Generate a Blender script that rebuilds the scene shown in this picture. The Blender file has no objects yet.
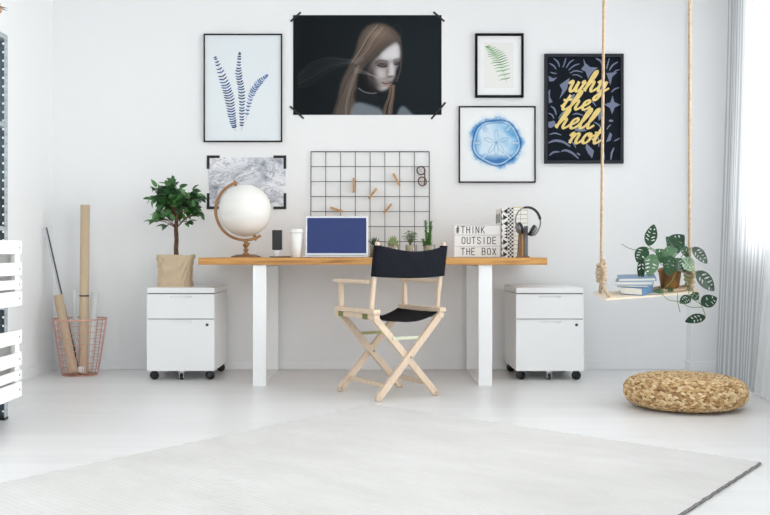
import bpy, bmesh, math, random
import numpy as np
from mathutils import Vector, Matrix

PI = math.pi
SC = bpy.context.scene
COL = SC.collection
rng = random.Random(7)

# ------------------------------------------------------------------ camera
F = 950.0                     # focal length in pixels of the 770 px wide frame
VX, VY = 372.0, 254.0         # vanishing point of the depth lines
CZ = 0.7564                   # camera height
WALL = 6.23                   # distance of the back wall


def gx(px, Y): return (px - VX) / F * Y
def gz(py, Y): return CZ - (py - VY) / F * Y
def at(px, py, Y): return Vector((gx(px, Y), Y, gz(py, Y)))


cam = bpy.data.cameras.new('camera')
co = bpy.data.objects.new('camera', cam)
COL.objects.link(co)
cam.sensor_width = 36
cam.lens = F / 770 * 36
cam.shift_x = (385 - VX) / 770
cam.shift_y = -(257.5 - VY) / 770
co.location = (0, 0, CZ)
co.rotation_euler = (PI / 2, 0, 0)
cam.clip_start = 0.05
SC.camera = co

# --------------------------------------------------------------- materials


def lin(c):
    out = []
    for v in c[:3]:
        v = v / 255.0
        out.append(v / 12.92 if v <= 0.04045 else ((v + 0.055) / 1.055) ** 2.4)
    return (out[0], out[1], out[2], 1.0)


class NT:
    def __init__(s, m):
        s.m = m
        m.use_nodes = True
        s.t = m.node_tree
        s.b = s.t.nodes.get('Principled BSDF')
        s.out = s.t.nodes.get('Material Output')

    def n(s, typ, **kw):
        nd = s.t.nodes.new(typ)
        for k, v in kw.items():
            if k in nd.inputs:
                nd.inputs[k].default_value = v
            else:
                setattr(nd, k, v)
        return nd

    def l(s, a, b):
        s.t.links.new(a, b)


def sset(b, name, v):
    if name in b.inputs:
        b.inputs[name].default_value = v


def mat(name, c, rough=0.5, metal=0.0, spec=0.5, noise=0.0, nscale=20, bump=0.0, bscale=60, c2=None, stretch=(1, 1, 1), coat=0.0):
    m = bpy.data.materials.new(name)
    k = NT(m)
    b = k.b
    b.inputs['Base Color'].default_value = lin(c)
    b.inputs['Roughness'].default_value = rough
    b.inputs['Metallic'].default_value = metal
    sset(b, 'Specular IOR Level', spec)
    sset(b, 'Coat Weight', coat)
    if noise or c2 or bump:
        tc = k.n('ShaderNodeTexCoord')
        mp = k.n('ShaderNodeMapping')
        mp.inputs['Scale'].default_value = stretch
        k.l(tc.outputs['Object'], mp.inputs['Vector'])
    if noise or c2:
        nz = k.n('ShaderNodeTexNoise', Scale=nscale, Detail=5.0)
        k.l(mp.outputs[0], nz.inputs['Vector'])
        rp = k.n('ShaderNodeValToRGB')
        a = lin(c)
        e = lin(c2) if c2 else tuple(min(1, v * (1 - noise)) for v in a[:3]) + (1,)
        rp.color_ramp.elements[0].position = 0.35
        rp.color_ramp.elements[1].position = 0.68
        rp.color_ramp.elements[0].color = e
        rp.color_ramp.elements[1].color = a
        k.l(nz.outputs['Fac'], rp.inputs['Fac'])
        k.l(rp.outputs['Color'], b.inputs['Base Color'])
    if bump:
        nb = k.n('ShaderNodeTexNoise', Scale=bscale, Detail=4.0)
        k.l(mp.outputs[0], nb.inputs['Vector'])
        bp = k.n('ShaderNodeBump', Strength=bump, Distance=0.01)
        k.l(nb.outputs['Fac'], bp.inputs['Height'])
        k.l(bp.outputs['Normal'], b.inputs['Normal'])
    return m


M = {}
M['wall'] = mat('wall_paint', (240, 241, 242), 0.85, spec=0.2, bump=0.02, bscale=180)
M['ceil'] = mat('ceiling_paint', (240, 240, 240), 0.9, spec=0.2)
M['base'] = mat('baseboard_paint', (240, 241, 242), 0.5)
M['white_metal'] = mat('white_lacquer_metal', (240, 242, 243), 0.35)
M['white_side'] = mat('white_cabinet_steel', (240, 241, 241), 0.4)
M['dark_gap'] = mat('dark_gap', (90, 90, 92), 0.8)
M['black_plastic'] = mat('black_plastic', (22, 23, 25), 0.45)
M['chrome'] = mat('chrome', (200, 200, 202), 0.2, 1.0)
M['alu'] = mat('aluminium', (208, 210, 214), 0.4, 0.5)
M['steel_dark'] = mat('dark_steel', (70, 74, 78), 0.4, 0.6)
M['galv'] = mat('galvanised_steel', (186, 197, 205), 0.4, 0.35, noise=0.25, nscale=30)
M['galv_dark'] = mat('shaded_steel_and_grey_slab', (104, 116, 126), 0.5, 0.3)  # shaded copy of galv for the front flanges; plain grey for organiser slab
M['hole'] = mat('slot_hole', (96, 104, 112), 0.7)
M['white_wood'] = mat('white_painted_boards', (240, 239, 237), 0.75, noise=0.06, nscale=9, bump=0.12, bscale=30, stretch=(8, 1, 8))
M['oak_knot'] = mat('bare_knot', (176, 136, 100), 0.7)
M['chair_wood'] = mat('pale_beech', (226, 204, 180), 0.5, noise=0.12, nscale=14, stretch=(6, 6, 1))
M['canvas'] = mat('black_canvas', (30, 32, 40), 0.9, spec=0.15, noise=0.25, nscale=60, bump=0.15, bscale=220)
M['seat_canvas'] = mat('black_seat_canvas', (26, 27, 31), 0.9, spec=0.15, bump=0.15, bscale=220)
M['olive'] = mat('olive_webbing', (120, 122, 74), 0.8)
M['brass'] = mat('brass_strip', (196, 182, 110), 0.45, 0.2, c2=(178, 176, 130), nscale=40)
M['pale_metal'] = mat('pale_worn_strip', (226, 226, 206), 0.45, 0.0, c2=(196, 204, 178), nscale=50)
M['bolt'] = mat('bolt', (150, 140, 122), 0.4, 0.6)
M['kraft'] = mat('kraft_paper', (212, 191, 160), 0.75, noise=0.12, nscale=7, bump=0.25, bscale=9)
M['kraft_roll'] = mat('kraft_roll_paper', (204, 182, 154), 0.7, noise=0.06, nscale=4)
M['kraft_in'] = mat('kraft_roll_inside', (150, 124, 96), 0.8)
M['soil'] = mat('potting_soil', (58, 44, 34), 0.95, bump=0.6, bscale=80)
M['bark'] = mat('ficus_bark', (122, 88, 66), 0.8, c2=(84, 58, 42), nscale=60, bump=0.3, bscale=60)
M['stem_green'] = mat('green_stem', (92, 122, 62), 0.6)
M['monstera_light'] = mat('pale_monstera_leaf', (86, 124, 84), 0.4, c2=(60, 98, 66), nscale=30)
M['succ_light'] = mat('pale_succulent', (160, 172, 124), 0.6, c2=(130, 150, 100), nscale=60)
M['succ_dark'] = mat('dark_succulent', (52, 80, 52), 0.5)
M['herb'] = mat('small_leaf_green', (84, 128, 66), 0.5, c2=(60, 104, 52), nscale=60)
M['cactus'] = mat('cactus_green', (84, 132, 62), 0.6, c2=(60, 108, 48), nscale=90)
M['globe_white'] = mat('white_globe', (238, 237, 233), 0.55, spec=0.3)
M['globe_wood'] = mat('globe_stand_wood', (166, 124, 78), 0.35, c2=(140, 98, 58), nscale=16)
M['globe_base'] = mat('globe_base_wood', (128, 88, 60), 0.35)
M['paper_white'] = mat('white_paper', (244, 243, 240), 0.6)
M['cup'] = mat('white_cup', (243, 243, 240), 0.5)
M['cup_lid'] = mat('white_cup_lid', (240, 240, 238), 0.4)
M['phone'] = mat('black_phone', (38, 41, 45), 0.35)
M['dock_wood'] = mat('dock_wood', (212, 180, 140), 0.5)
M['key'] = mat('keyboard_keys', (60, 62, 66), 0.5)
M['black_frame'] = mat('black_frame', (16, 17, 20), 0.6, spec=0.15)
M['grey_frame'] = mat('charcoal_frame', (52, 55, 61), 0.6, spec=0.15)
M['mat_white'] = mat('white_mount_board', (243, 244, 244), 0.5, coat=0.3)
M['print_paper'] = mat('print_paper', (236, 236, 233), 0.6)
M['print_blue_paper'] = mat('pale_blue_print_paper', (226, 233, 237), 0.5, coat=0.3)
M['ink1'] = mat('dark_blue_ink', (26, 50, 104), 0.6)
M['ink2'] = mat('mid_blue_ink', (54, 96, 160), 0.6)
M['ink3'] = mat('pale_blue_ink', (140, 168, 204), 0.6)
M['fern1'] = mat('green_ink', (126, 176, 112), 0.6)
M['fern2'] = mat('dark_green_ink', (104, 152, 96), 0.6)
M['tape'] = mat('black_tape', (20, 21, 23), 0.6)
M['poster_black'] = mat('poster_black', (24, 29, 37), 0.8, spec=0.1)
M['poster_slate'] = mat('poster_slate', (110, 118, 144), 0.5)
M['gold'] = mat('poster_gold', (226, 200, 122), 0.55, c2=(234, 210, 132), nscale=40)
M['wire'] = mat('black_wire', (48, 50, 55), 0.5, 0.3)
M['copper'] = mat('copper_wire', (218, 164, 148), 0.35, 0.35)
M['clip'] = mat('clothespin_wood', (202, 162, 112), 0.6, c2=(184, 142, 94), nscale=40)
M['tort'] = mat('tortoise_acetate', (62, 44, 36), 0.3, c2=(120, 80, 56), nscale=120)
M['lb_white'] = mat('lightbox_white', (242, 243, 244), 0.45)
M['lb_line'] = mat('lightbox_rail', (206, 208, 212), 0.5)
M['ink_black'] = mat('black_letter', (34, 36, 42), 0.6)
M['cream'] = mat('cream_card', (244, 242, 234), 0.6)
M['band_grey'] = mat('grey_satin_metal', (120, 122, 126), 0.35, 0.5)
M['slab_brown'] = mat('brown_slab', (128, 100, 72), 0.5)
M['gold_edge'] = mat('gold_edge', (212, 188, 110), 0.4, 0.3)
M['teal_grey'] = mat('grey_green_card', (172, 184, 180), 0.6)
M['charcoal'] = mat('charcoal_print', (60, 66, 68), 0.6)
M['pages'] = mat('book_pages', (236, 234, 226), 0.7, noise=0.08, nscale=4, stretch=(1, 1, 120))
M['blue_cover'] = mat('blue_book_cloth', (96, 134, 176), 0.7)
M['blue_pale'] = mat('pale_blue_book_cloth', (160, 182, 204), 0.7)
M['blue_grey'] = mat('grey_blue_book_cloth', (124, 148, 172), 0.7)
M['rope'] = mat('jute_rope', (204, 183, 156), 0.9, c2=(178, 154, 124), nscale=90, bump=0.4, bscale=220)
M['board'] = mat('pale_swing_board', (234, 220, 200), 0.55, noise=0.08, nscale=10, stretch=(1, 10, 10))
M['board_end'] = mat('board_end_grain', (206, 178, 148), 0.7)
M['bronze'] = mat('bronze_pot', (164, 118, 68), 0.38, 0.45, c2=(112, 80, 52), nscale=16)
M['terracotta'] = mat('terracotta', (196, 150, 122), 0.8)
M['brown_box'] = mat('brown_cardboard', (126, 98, 74), 0.8)
M['steel_rule'] = mat('black_rule', (58, 64, 70), 0.45, 0.2)
M['frost'] = mat('frosted_film', (232, 235, 234), 0.4)
M['label_white'] = mat('white_tag', (238, 240, 243), 0.6)
M['window_white'] = mat('white_window_frame', (240, 241, 242), 0.4)


def glass_mat(name, tint=(1, 1, 1, 1), f=0.09):
    m = bpy.data.materials.new(name)
    k = NT(m)
    k.t.nodes.remove(k.b)
    tr = k.n('ShaderNodeBsdfTransparent', Color=tint)
    gl = k.n('ShaderNodeBsdfGlossy', Roughness=0.03)
    lw = k.n('ShaderNodeLayerWeight', Blend=0.25)
    mx = k.n('ShaderNodeMixShader')
    mu = k.n('ShaderNodeMath', operation='MULTIPLY_ADD')
    mu.inputs[1].default_value = 0.7
    mu.inputs[2].default_value = f * 0.4
    k.l(lw.outputs['Facing'], mu.inputs[0])
    k.l(mu.outputs[0], mx.inputs[0])
    k.l(tr.outputs[0], mx.inputs[1])
    k.l(gl.outputs[0], mx.inputs[2])
    k.l(mx.outputs[0], k.out.inputs[0])
    return m


M['glass'] = glass_mat('clear_glass', (0.93, 0.95, 0.95, 1))
M['lens'] = glass_mat('spectacle_lens', (0.94, 0.94, 0.94, 1), 0.02)
M['pane'] = glass_mat('window_pane', (0.98, 0.99, 0.99, 1), 0.02)


def desk_wood():
    m = bpy.data.materials.new('oak_worktop')
    k = NT(m)
    tc = k.n('ShaderNodeTexCoord')
    mp = k.n('ShaderNodeMapping')
    mp.inputs['Scale'].default_value = (0.9, 9, 16)
    k.l(tc.outputs['Object'], mp.inputs[0])
    nz = k.n('ShaderNodeTexNoise', Scale=3.2, Detail=8.0, Roughness=0.62, Distortion=0.6)
    k.l(mp.outputs[0], nz.inputs['Vector'])
    rp = k.n('ShaderNodeValToRGB')
    e = rp.color_ramp.elements
    e[0].position, e[0].color = 0.3, lin((150, 100, 48))
    e[1].position, e[1].color = 0.7, lin((214, 166, 98))
    e2 = e.new(0.5)
    e2.color = lin((196, 142, 76))
    k.l(nz.outputs['Fac'], rp.inputs[0])
    k.l(rp.outputs[0], k.b.inputs['Base Color'])
    k.b.inputs['Roughness'].default_value = 0.5
    return m


M['oak'] = desk_wood()


def floor_mat():
    m = bpy.data.materials.new('pale_floorboards')
    k = NT(m)
    tc = k.n('ShaderNodeTexCoord')
    br = k.n('ShaderNodeTexBrick', Scale=1.0)
    br.offset = 0.37
    br.inputs['Brick Width'].default_value = 1.9
    br.inputs['Row Height'].default_value = 0.14
    br.inputs['Mortar Size'].default_value = 0.0016
    br.inputs['Mortar Smooth'].default_value = 0.3
    br.inputs['Color1'].default_value = lin((235, 235, 236))
    br.inputs['Color2'].default_value = lin((230, 230, 231))
    br.inputs['Mortar'].default_value = lin((221, 221, 222))
    k.l(tc.outputs['Object'], br.inputs['Vector'])
    mp = k.n('ShaderNodeMapping')
    mp.inputs['Scale'].default_value = (0.8, 16, 1)
    k.l(tc.outputs['Object'], mp.inputs[0])
    nz = k.n('ShaderNodeTexNoise', Scale=2.0, Detail=6.0)
    k.l(mp.outputs[0], nz.inputs['Vector'])
    mx = k.n('ShaderNodeMixRGB', blend_type='MULTIPLY')
    rp = k.n('ShaderNodeValToRGB')
    rp.color_ramp.elements[0].position, rp.color_ramp.elements[0].color = 0.3, (0.955, 0.955, 0.95, 1)
    rp.color_ramp.elements[1].position, rp.color_ramp.elements[1].color = 0.7, (1, 1, 1, 1)
    k.l(nz.outputs['Fac'], rp.inputs[0])
    mx.inputs[0].default_value = 1.0
    k.l(br.outputs['Color'], mx.inputs[1])
    k.l(rp.outputs[0], mx.inputs[2])
    k.l(mx.outputs[0], k.b.inputs['Base Color'])
    k.b.inputs['Roughness'].default_value = 0.32
    sset(k.b, 'Specular IOR Level', 0.35)
    return m


M['floor'] = floor_mat()


def rug_mat():
    m = bpy.data.materials.new('woven_rug')
    k = NT(m)
    uv = k.n('ShaderNodeUVMap')
    wv = k.n('ShaderNodeTexWave', Scale=44.0, Distortion=2.2, Detail=2.0)
    wv.bands_direction = 'Y'
    wv.inputs['Detail Scale'].default_value = 3.0
    k.l(uv.outputs[0], wv.inputs['Vector'])
    nz = k.n('ShaderNodeTexNoise', Scale=3.0, Detail=7.0, Roughness=0.7)
    mp = k.n('ShaderNodeMapping')
    mp.inputs['Scale'].default_value = (1.0, 4.0, 1)
    k.l(uv.outputs[0], mp.inputs[0])
    k.l(mp.outputs[0], nz.inputs['Vector'])
    rp = k.n('ShaderNodeValToRGB')
    rp.color_ramp.elements[0].position, rp.color_ramp.elements[0].color = 0.3, lin((206, 205, 203))
    rp.color_ramp.elements[1].position, rp.color_ramp.elements[1].color = 0.66, lin((220, 219, 218))
    k.l(nz.outputs['Fac'], rp.inputs[0])
    rp2 = k.n('ShaderNodeValToRGB')
    rp2.color_ramp.elements[0].color = (0.955, 0.955, 0.95, 1)
    rp2.color_ramp.elements[1].color = (1, 1, 1, 1)
    k.l(wv.outputs['Fac'], rp2.inputs[0])
    mx = k.n('ShaderNodeMixRGB', blend_type='MULTIPLY')
    mx.inputs[0].default_value = 1
    k.l(rp.outputs[0], mx.inputs[1])
    k.l(rp2.outputs[0], mx.inputs[2])
    k.l(mx.outputs[0], k.b.inputs['Base Color'])
    k.b.inputs['Roughness'].default_value = 0.95
    sset(k.b, 'Specular IOR Level', 0.1)
    bp = k.n('ShaderNodeBump', Strength=0.25, Distance=0.003)
    k.l(wv.outputs['Fac'], bp.inputs['Height'])
    k.l(bp.outputs[0], k.b.inputs['Normal'])
    return m


M['rug'] = rug_mat()
M['rug_edge'] = mat('rug_binding', (212, 210, 205), 0.95, c2=(184, 181, 176), nscale=90)
M['rug_edge_shaded'] = mat('rug_shaded_binding', (140, 138, 135), 0.95, c2=(96, 94, 92), nscale=90)  # binding copy with the right edge's shade put into its colour


def island_mat(name, stops, rough=0.7, bump=0.3, bscale=160):
    m = bpy.data.materials.new(name)
    k = NT(m)
    g = k.n('ShaderNodeNewGeometry')
    rp = k.n('ShaderNodeValToRGB')
    e = rp.color_ramp.elements
    e[0].position, e[0].color = stops[0][0], lin(stops[0][1])
    e[1].position, e[1].color = stops[-1][0], lin(stops[-1][1])
    for p, c in stops[1:-1]:
        e.new(p).color = lin(c)
    k.l(g.outputs['Random Per Island'], rp.inputs[0])
    k.l(rp.outputs[0], k.b.inputs['Base Color'])
    k.b.inputs['Roughness'].default_value = rough
    sset(k.b, 'Specular IOR Level', 0.3)
    tc = k.n('ShaderNodeTexCoord')
    nb = k.n('ShaderNodeTexNoise', Scale=bscale, Detail=3.0)
    k.l(tc.outputs['Object'], nb.inputs['Vector'])
    bp = k.n('ShaderNodeBump', Strength=bump, Distance=0.004)
    k.l(nb.outputs['Fac'], bp.inputs['Height'])
    k.l(bp.outputs[0], k.b.inputs['Normal'])
    return m


M['weave'] = island_mat('water_hyacinth_weave', [(0.0, (146, 108, 68)), (0.3, (190, 154, 108)), (0.65, (212, 182, 136)), (1.0, (232, 212, 174))])
M['ficus_leaf'] = island_mat('ficus_leaf', [(0.0, (26, 60, 30)), (0.5, (46, 94, 44)), (1.0, (98, 148, 84))], 0.33, 0.0)
M['monstera'] = island_mat('monstera_leaf', [(0.0, (20, 48, 30)), (0.6, (32, 68, 42)), (1.0, (56, 100, 62))], 0.5, 0.0)
M['weave_core'] = mat('weave_core', (84, 58, 34), 0.9)


def marble_mat():
    m = bpy.data.materials.new('marble_print')
    k = NT(m)
    tc = k.n('ShaderNodeTexCoord')
    mp = k.n('ShaderNodeMapping')
    mp.inputs['Rotation'].default_value = (0, math.radians(34), 0)
    mp.inputs['Scale'].default_value = (1.6, 1, 3.4)
    k.l(tc.outputs['Object'], mp.inputs[0])
    n1 = k.n('ShaderNodeTexNoise', Scale=2.6, Detail=12.0, Roughness=0.68, Distortion=0.8)
    k.l(mp.outputs[0], n1.inputs['Vector'])
    rp = k.n('ShaderNodeValToRGB')
    e = rp.color_ramp.elements
    e[0].position, e[0].color = 0.34, lin((132, 138, 152))
    e[1].position, e[1].color = 0.58, lin((238, 239, 243))
    e.new(0.45).color = lin((206, 209, 217))
    k.l(n1.outputs['Fac'], rp.inputs[0])
    n2 = k.n('ShaderNodeTexNoise', Scale=3.0, Detail=10.0, Roughness=0.7, Distortion=1.6)
    k.l(mp.outputs[0], n2.inputs['Vector'])
    sb = k.n('ShaderNodeMath', operation='SUBTRACT')
    sb.inputs[1].default_value = 0.5
    k.l(n2.outputs['Fac'], sb.inputs[0])
    ab = k.n('ShaderNodeMath', operation='ABSOLUTE')
    k.l(sb.outputs[0], ab.inputs[0])
    r2 = k.n('ShaderNodeValToRGB')
    r2.color_ramp.elements[0].position, r2.color_ramp.elements[0].color = 0.0, (0.18, 0.19, 0.24, 1)
    r2.color_ramp.elements[1].position, r2.color_ramp.elements[1].color = 0.025, (1, 1, 1, 1)
    k.l(ab.outputs[0], r2.inputs[0])
    mx = k.n('ShaderNodeMixRGB', blend_type='MULTIPLY')
    mx.inputs[0].default_value = 0.75
    k.l(rp.outputs[0], mx.inputs[1])
    k.l(r2.outputs[0], mx.inputs[2])
    k.l(mx.outputs[0], k.b.inputs['Base Color'])
    k.b.inputs['Roughness'].default_value = 0.5
    return m


M['marble'] = marble_mat()


def vcol_mat(name, rough=0.5):
    m = bpy.data.materials.new(name)
    k = NT(m)
    a = k.n('ShaderNodeAttribute', attribute_name='Col')
    k.l(a.outputs['Color'], k.b.inputs['Base Color'])
    k.b.inputs['Roughness'].default_value = rough
    sset(k.b, 'Specular IOR Level', 0.08)
    return m


def screen_mat():
    m = bpy.data.materials.new('laptop_screen')
    k = NT(m)
    k.b.inputs['Base Color'].default_value = lin((20, 24, 40))
    k.b.inputs['Roughness'].default_value = 0.35
    sset(k.b, 'Specular IOR Level', 0.15)
    sset(k.b, 'Emission Color', lin((70, 90, 160)))
    sset(k.b, 'Emission Strength', 0.62)
    return m


M['screen'] = screen_mat()


def curtain_mat(name, stripes, trans=0.5, see=0.0):
    m = bpy.data.materials.new(name)
    k = NT(m)
    k.t.nodes.remove(k.b)
    uv = k.n('ShaderNodeUVMap')
    df = k.n('ShaderNodeBsdfDiffuse')
    tl = k.n('ShaderNodeBsdfTranslucent')
    if stripes:
        sx = k.n('ShaderNodeSeparateXYZ')
        k.l(uv.outputs[0], sx.inputs[0])
        mu = k.n('ShaderNodeMath', operation='MULTIPLY')
        mu.inputs[1].default_value = stripes
        k.l(sx.outputs[0], mu.inputs[0])
        fr = k.n('ShaderNodeMath', operation='FRACT')
        k.l(mu.outputs[0], fr.inputs[0])
        rp = k.n('ShaderNodeValToRGB')
        e = rp.color_ramp.elements
        e[0].position, e[0].color = 0.42, lin((236, 238, 240))
        e[1].position, e[1].color = 0.58, lin((196, 199, 203))
        k.l(fr.outputs[0], rp.inputs[0])
        k.l(rp.outputs[0], df.inputs[0])
        k.l(rp.outputs[0], tl.inputs[0])
    else:
        df.inputs[0].default_value = lin((242, 243, 244))
        tl.inputs[0].default_value = lin((244, 245, 246))
    mx = k.n('ShaderNodeMixShader')
    mx.inputs[0].default_value = trans
    k.l(df.outputs[0], mx.inputs[1])
    k.l(tl.outputs[0], mx.inputs[2])
    if see:
        tp = k.n('ShaderNodeBsdfTransparent')
        m2 = k.n('ShaderNodeMixShader')
        m2.inputs[0].default_value = see
        k.l(mx.outputs[0], m2.inputs[1])
        k.l(tp.outputs[0], m2.inputs[2])
        k.l(m2.outputs[0], k.out.inputs[0])
    else:
        k.l(mx.outputs[0], k.out.inputs[0])
    return m


M['curtain_stripe'] = curtain_mat('striped_linen', 34, 0.42, 0.1)
M['curtain_sheer'] = curtain_mat('sheer_voile', 0, 0.55, 0.3)

# ------------------------------------------------------------ mesh builder
WL = {}


class MB:
    def __init__(s):
        s.v, s.f, s.mi, s.sm, s.uv = [], [], [], [], None

    def add(s, vs, fs, m=0, smooth=False):
        o = len(s.v)
        s.v += [tuple(v) for v in vs]
        for f in fs:
            s.f.append(tuple(i + o for i in f))
            s.mi.append(m)
            s.sm.append(smooth)

    def hexa(s, c8, m=0, bev=0.0):
        """8 corners: bottom 4 ccw then top 4 ccw"""
        fs = [(3, 2, 1, 0), (4, 5, 6, 7), (0, 1, 5, 4), (1, 2, 6, 5), (2, 3, 7, 6), (3, 0, 4, 7)]
        if bev <= 0:
            s.add(c8, fs, m)
            return
        bm = bmesh.new()
        vs = [bm.verts.new(c) for c in c8]
        for f in fs:
            bm.faces.new([vs[i] for i in f])
        bmesh.ops.bevel(bm, geom=list(bm.edges), offset=bev, segments=2, affect='EDGES', profile=0.5)
        bm.verts.index_update()
        s.add([v.co[:] for v in bm.verts], [[v.index for v in f.verts] for f in bm.faces], m)
        bm.free()

    def box(s, x0, x1, y0, y1, z0, z1, m=0, bev=0.0):
        s.hexa([(x0, y0, z0), (x1, y0, z0), (x1, y1, z0), (x0, y1, z0),
                (x0, y0, z1), (x1, y0, z1), (x1, y1, z1), (x0, y1, z1)], m, bev)

    def obox(s, c, ax, ay, az, m=0, bev=0.0):
        """oriented box: centre and three half-extent vectors"""
        c, ax, ay, az = Vector(c), Vector(ax), Vector(ay), Vector(az)
        s.hexa([c - ax - ay - az, c + ax - ay - az, c + ax + ay - az, c - ax + ay - az,
                c - ax - ay + az, c + ax - ay + az, c + ax + ay + az, c - ax + ay + az], m, bev)

    def bar(s, p0, p1, w, h, side, m=0, bev=0.0):
        """rectangular bar from p0 to p1; w along 'side', h along the remaining axis"""
        p0, p1 = Vector(p0), Vector(p1)
        d = (p1 - p0)
        t = d.normalized()
        sd = Vector(side)
        sd = (sd - t * sd.dot(t)).normalized()
        n = t.cross(sd)
        s.obox((p0 + p1) / 2, sd * (w / 2), n * (h / 2), d / 2, m, bev)

    def tube(s, pts, r, n=8, m=0, cap=True, closed=False, smooth=True):
        pts = [Vector(p) for p in pts]
        N = len(pts)
        rs = r if isinstance(r, (list, tuple)) else [r] * N
        vs, fs = [], []
        up = None
        for i, p in enumerate(pts):
            if closed:
                t = pts[(i + 1) % N] - pts[i - 1]
            else:
                t = pts[min(i + 1, N - 1)] - pts[max(i - 1, 0)]
            if t.length < 1e-9:
                t = Vector((0, 0, 1))
            t.normalize()
            if up is None:
                a = Vector((0, 0, 1)) if abs(t.z) < 0.9 else Vector((1, 0, 0))
                up = (a - t * a.dot(t)).normalized()
            else:
                up = up - t * up.dot(t)
                if up.length < 1e-6:
                    a = Vector((0, 0, 1)) if abs(t.z) < 0.9 else Vector((1, 0, 0))
                    up = a - t * a.dot(t)
                up.normalize()
            b = t.cross(up)
            for k in range(n):
                a = 2 * PI * k / n
                vs.append(p + (up * math.cos(a) + b * math.sin(a)) * rs[i])
        for i in range(N - 1 + (1 if closed else 0)):
            for k in range(n):
                a, b_ = i * n + k, i * n + (k + 1) % n
                c, d = ((i + 1) % N) * n + (k + 1) % n, ((i + 1) % N) * n + k
                fs.append((a, b_, c, d))
        if cap and not closed:
            fs.append(tuple(range(n - 1, -1, -1)))
            fs.append(tuple((N - 1) * n + k for k in range(n)))
        s.add(vs, fs, m, smooth)

    def lathe(s, prof, c, n=32, m=0, R=None, smooth=True):
        """profile [(r, z)] about local z, at c, optional rotation matrix"""
        c = Vector(c)
        vs, fs = [], []
        K = len(prof)
        for (r, z) in prof:
            for k in range(n):
                a = 2 * PI * k / n
                p = Vector((r * math.cos(a), r * math.sin(a), z))
                vs.append(c + (R @ p if R else p))
        for i in range(K - 1):
            for k in range(n):
                fs.append((i * n + k, i * n + (k + 1) % n, (i + 1) * n + (k + 1) % n, (i + 1) * n + k))
        if prof[0][0] > 1e-6:
            fs.append(tuple(range(n - 1, -1, -1)))
        if prof[-1][0] > 1e-6:
            fs.append(tuple((K - 1) * n + k for k in range(n)))
        s.add(vs, fs, m, smooth)

    def grid(s, fn, nu, nv, m=0, smooth=True, uv=False):
        o = len(s.v)
        for j in range(nv + 1):
            for i in range(nu + 1):
                s.v.append(tuple(fn(i / nu, j / nv)))
                if uv:
                    if s.uv is None:
                        s.uv = {}
                    s.uv[len(s.v) - 1] = (i / nu, j / nv)
        for j in range(nv):
            for i in range(nu):
                a = o + j * (nu + 1) + i
                s.f.append((a, a + 1, a + nu + 2, a + nu + 1))
                s.mi.append(m)
                s.sm.append(smooth)

    def prism(s, poly, to3, depth, m=0):
        """2-D polygon mapped by to3(x, y, d) and extruded from d=0 to d=depth"""
        n = len(poly)
        vs = [to3(x, y, 0) for x, y in poly] + [to3(x, y, depth) for x, y in poly]
        fs = [tuple(range(n)), tuple(range(2 * n - 1, n - 1, -1))]
        for i in range(n):
            j = (i + 1) % n
            fs.append((i, i + n, j + n, j))
        s.add(vs, fs, m)

    def ribbon(s, pts, ws, to3, d, m=0):
        """flat stroke in a plane: points and widths in plane units"""
        n = len(pts)
        vs, fs = [], []
        for i in range(n):
            a = pts[max(i - 1, 0)]
            b = pts[min(i + 1, n - 1)]
            tx, ty = b[0] - a[0], b[1] - a[1]
            L = math.hypot(tx, ty) or 1
            nx, ny = -ty / L, tx / L
            w = (ws[i] if isinstance(ws, (list, tuple)) else ws) / 2
            s.lift = getattr(s, 'lift', 0.0) + 0.004
            dd = d + s.lift
            vs.append(to3(pts[i][0] + nx * w, pts[i][1] + ny * w, dd))
            vs.append(to3(pts[i][0] - nx * w, pts[i][1] - ny * w, dd))
        for i in range(n - 1):
            fs.append((2 * i, 2 * i + 1, 2 * i + 3, 2 * i + 2))
        s.add(vs, fs, m)

    def build(s, name, mats, parent=None, base=True):
        if not isinstance(mats, (list, tuple)):
            mats = [mats]
        arr = np.array(s.v, dtype=float)
        lo, hi = arr.min(0), arr.max(0)
        c = Vector(((lo[0] + hi[0]) / 2, (lo[1] + hi[1]) / 2, lo[2]))
        me = bpy.data.meshes.new(name)
        me.from_pydata([tuple(Vector(v) - c) for v in s.v], [], s.f)
        for m in mats:
            me.materials.append(m)
        me.polygons.foreach_set('material_index', s.mi)
        me.polygons.foreach_set('use_smooth', s.sm)
        if s.uv:
            ul = me.uv_layers.new(name='UVMap')
            for lp in me.loops:
                ul.data[lp.index].uv = s.uv.get(lp.vertex_index, (0, 0))
        bm = bmesh.new()
        bm.from_mesh(me)
        if not s.uv and not getattr(s, 'keep', False):
            bmesh.ops.recalc_face_normals(bm, faces=list(bm.faces))
        bm.to_mesh(me)
        bm.free()
        me.update()
        o = bpy.data.objects.new(name, me)
        COL.objects.link(o)
        WL[o.name] = c.copy()
        if parent:
            o.parent = parent
            o.location = c - WL[parent.name]
        else:
            o.location = c
        return o


def tag(o, label, cat, group=None, kind=None):
    if label:
        o['label'] = label
    if cat:
        o['category'] = cat
    if group:
        o['group'] = group
    if kind:
        o['kind'] = kind
    return o


def thing(name, loc, label, cat, group=None):
    o = bpy.data.objects.new(name, None)
    o.empty_display_size = 0.05
    COL.objects.link(o)
    o.location = loc
    WL[o.name] = Vector(loc)
    return tag(o, label, cat, group)


def dup(root, delta, label, group=None):
    """a copy of a thing with copies of its parts and sub-parts"""
    r = root.copy()
    COL.objects.link(r)
    r.location = root.location + Vector(delta)
    r['label'] = label
    if group:
        r['group'] = group
    for ch in list(root.children):
        c = ch.copy()
        COL.objects.link(c)
        c.parent = r
        for g in list(ch.children):
            d = g.copy()
            COL.objects.link(d)
            d.parent = c
    return r


def struct(o):
    o['kind'] = 'structure'
    return o


def box_obj(name, b, m, parent=None, bev=0.0):
    k = MB()
    k.box(*b, bev=bev)
    return k.build(name, m, parent)


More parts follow.
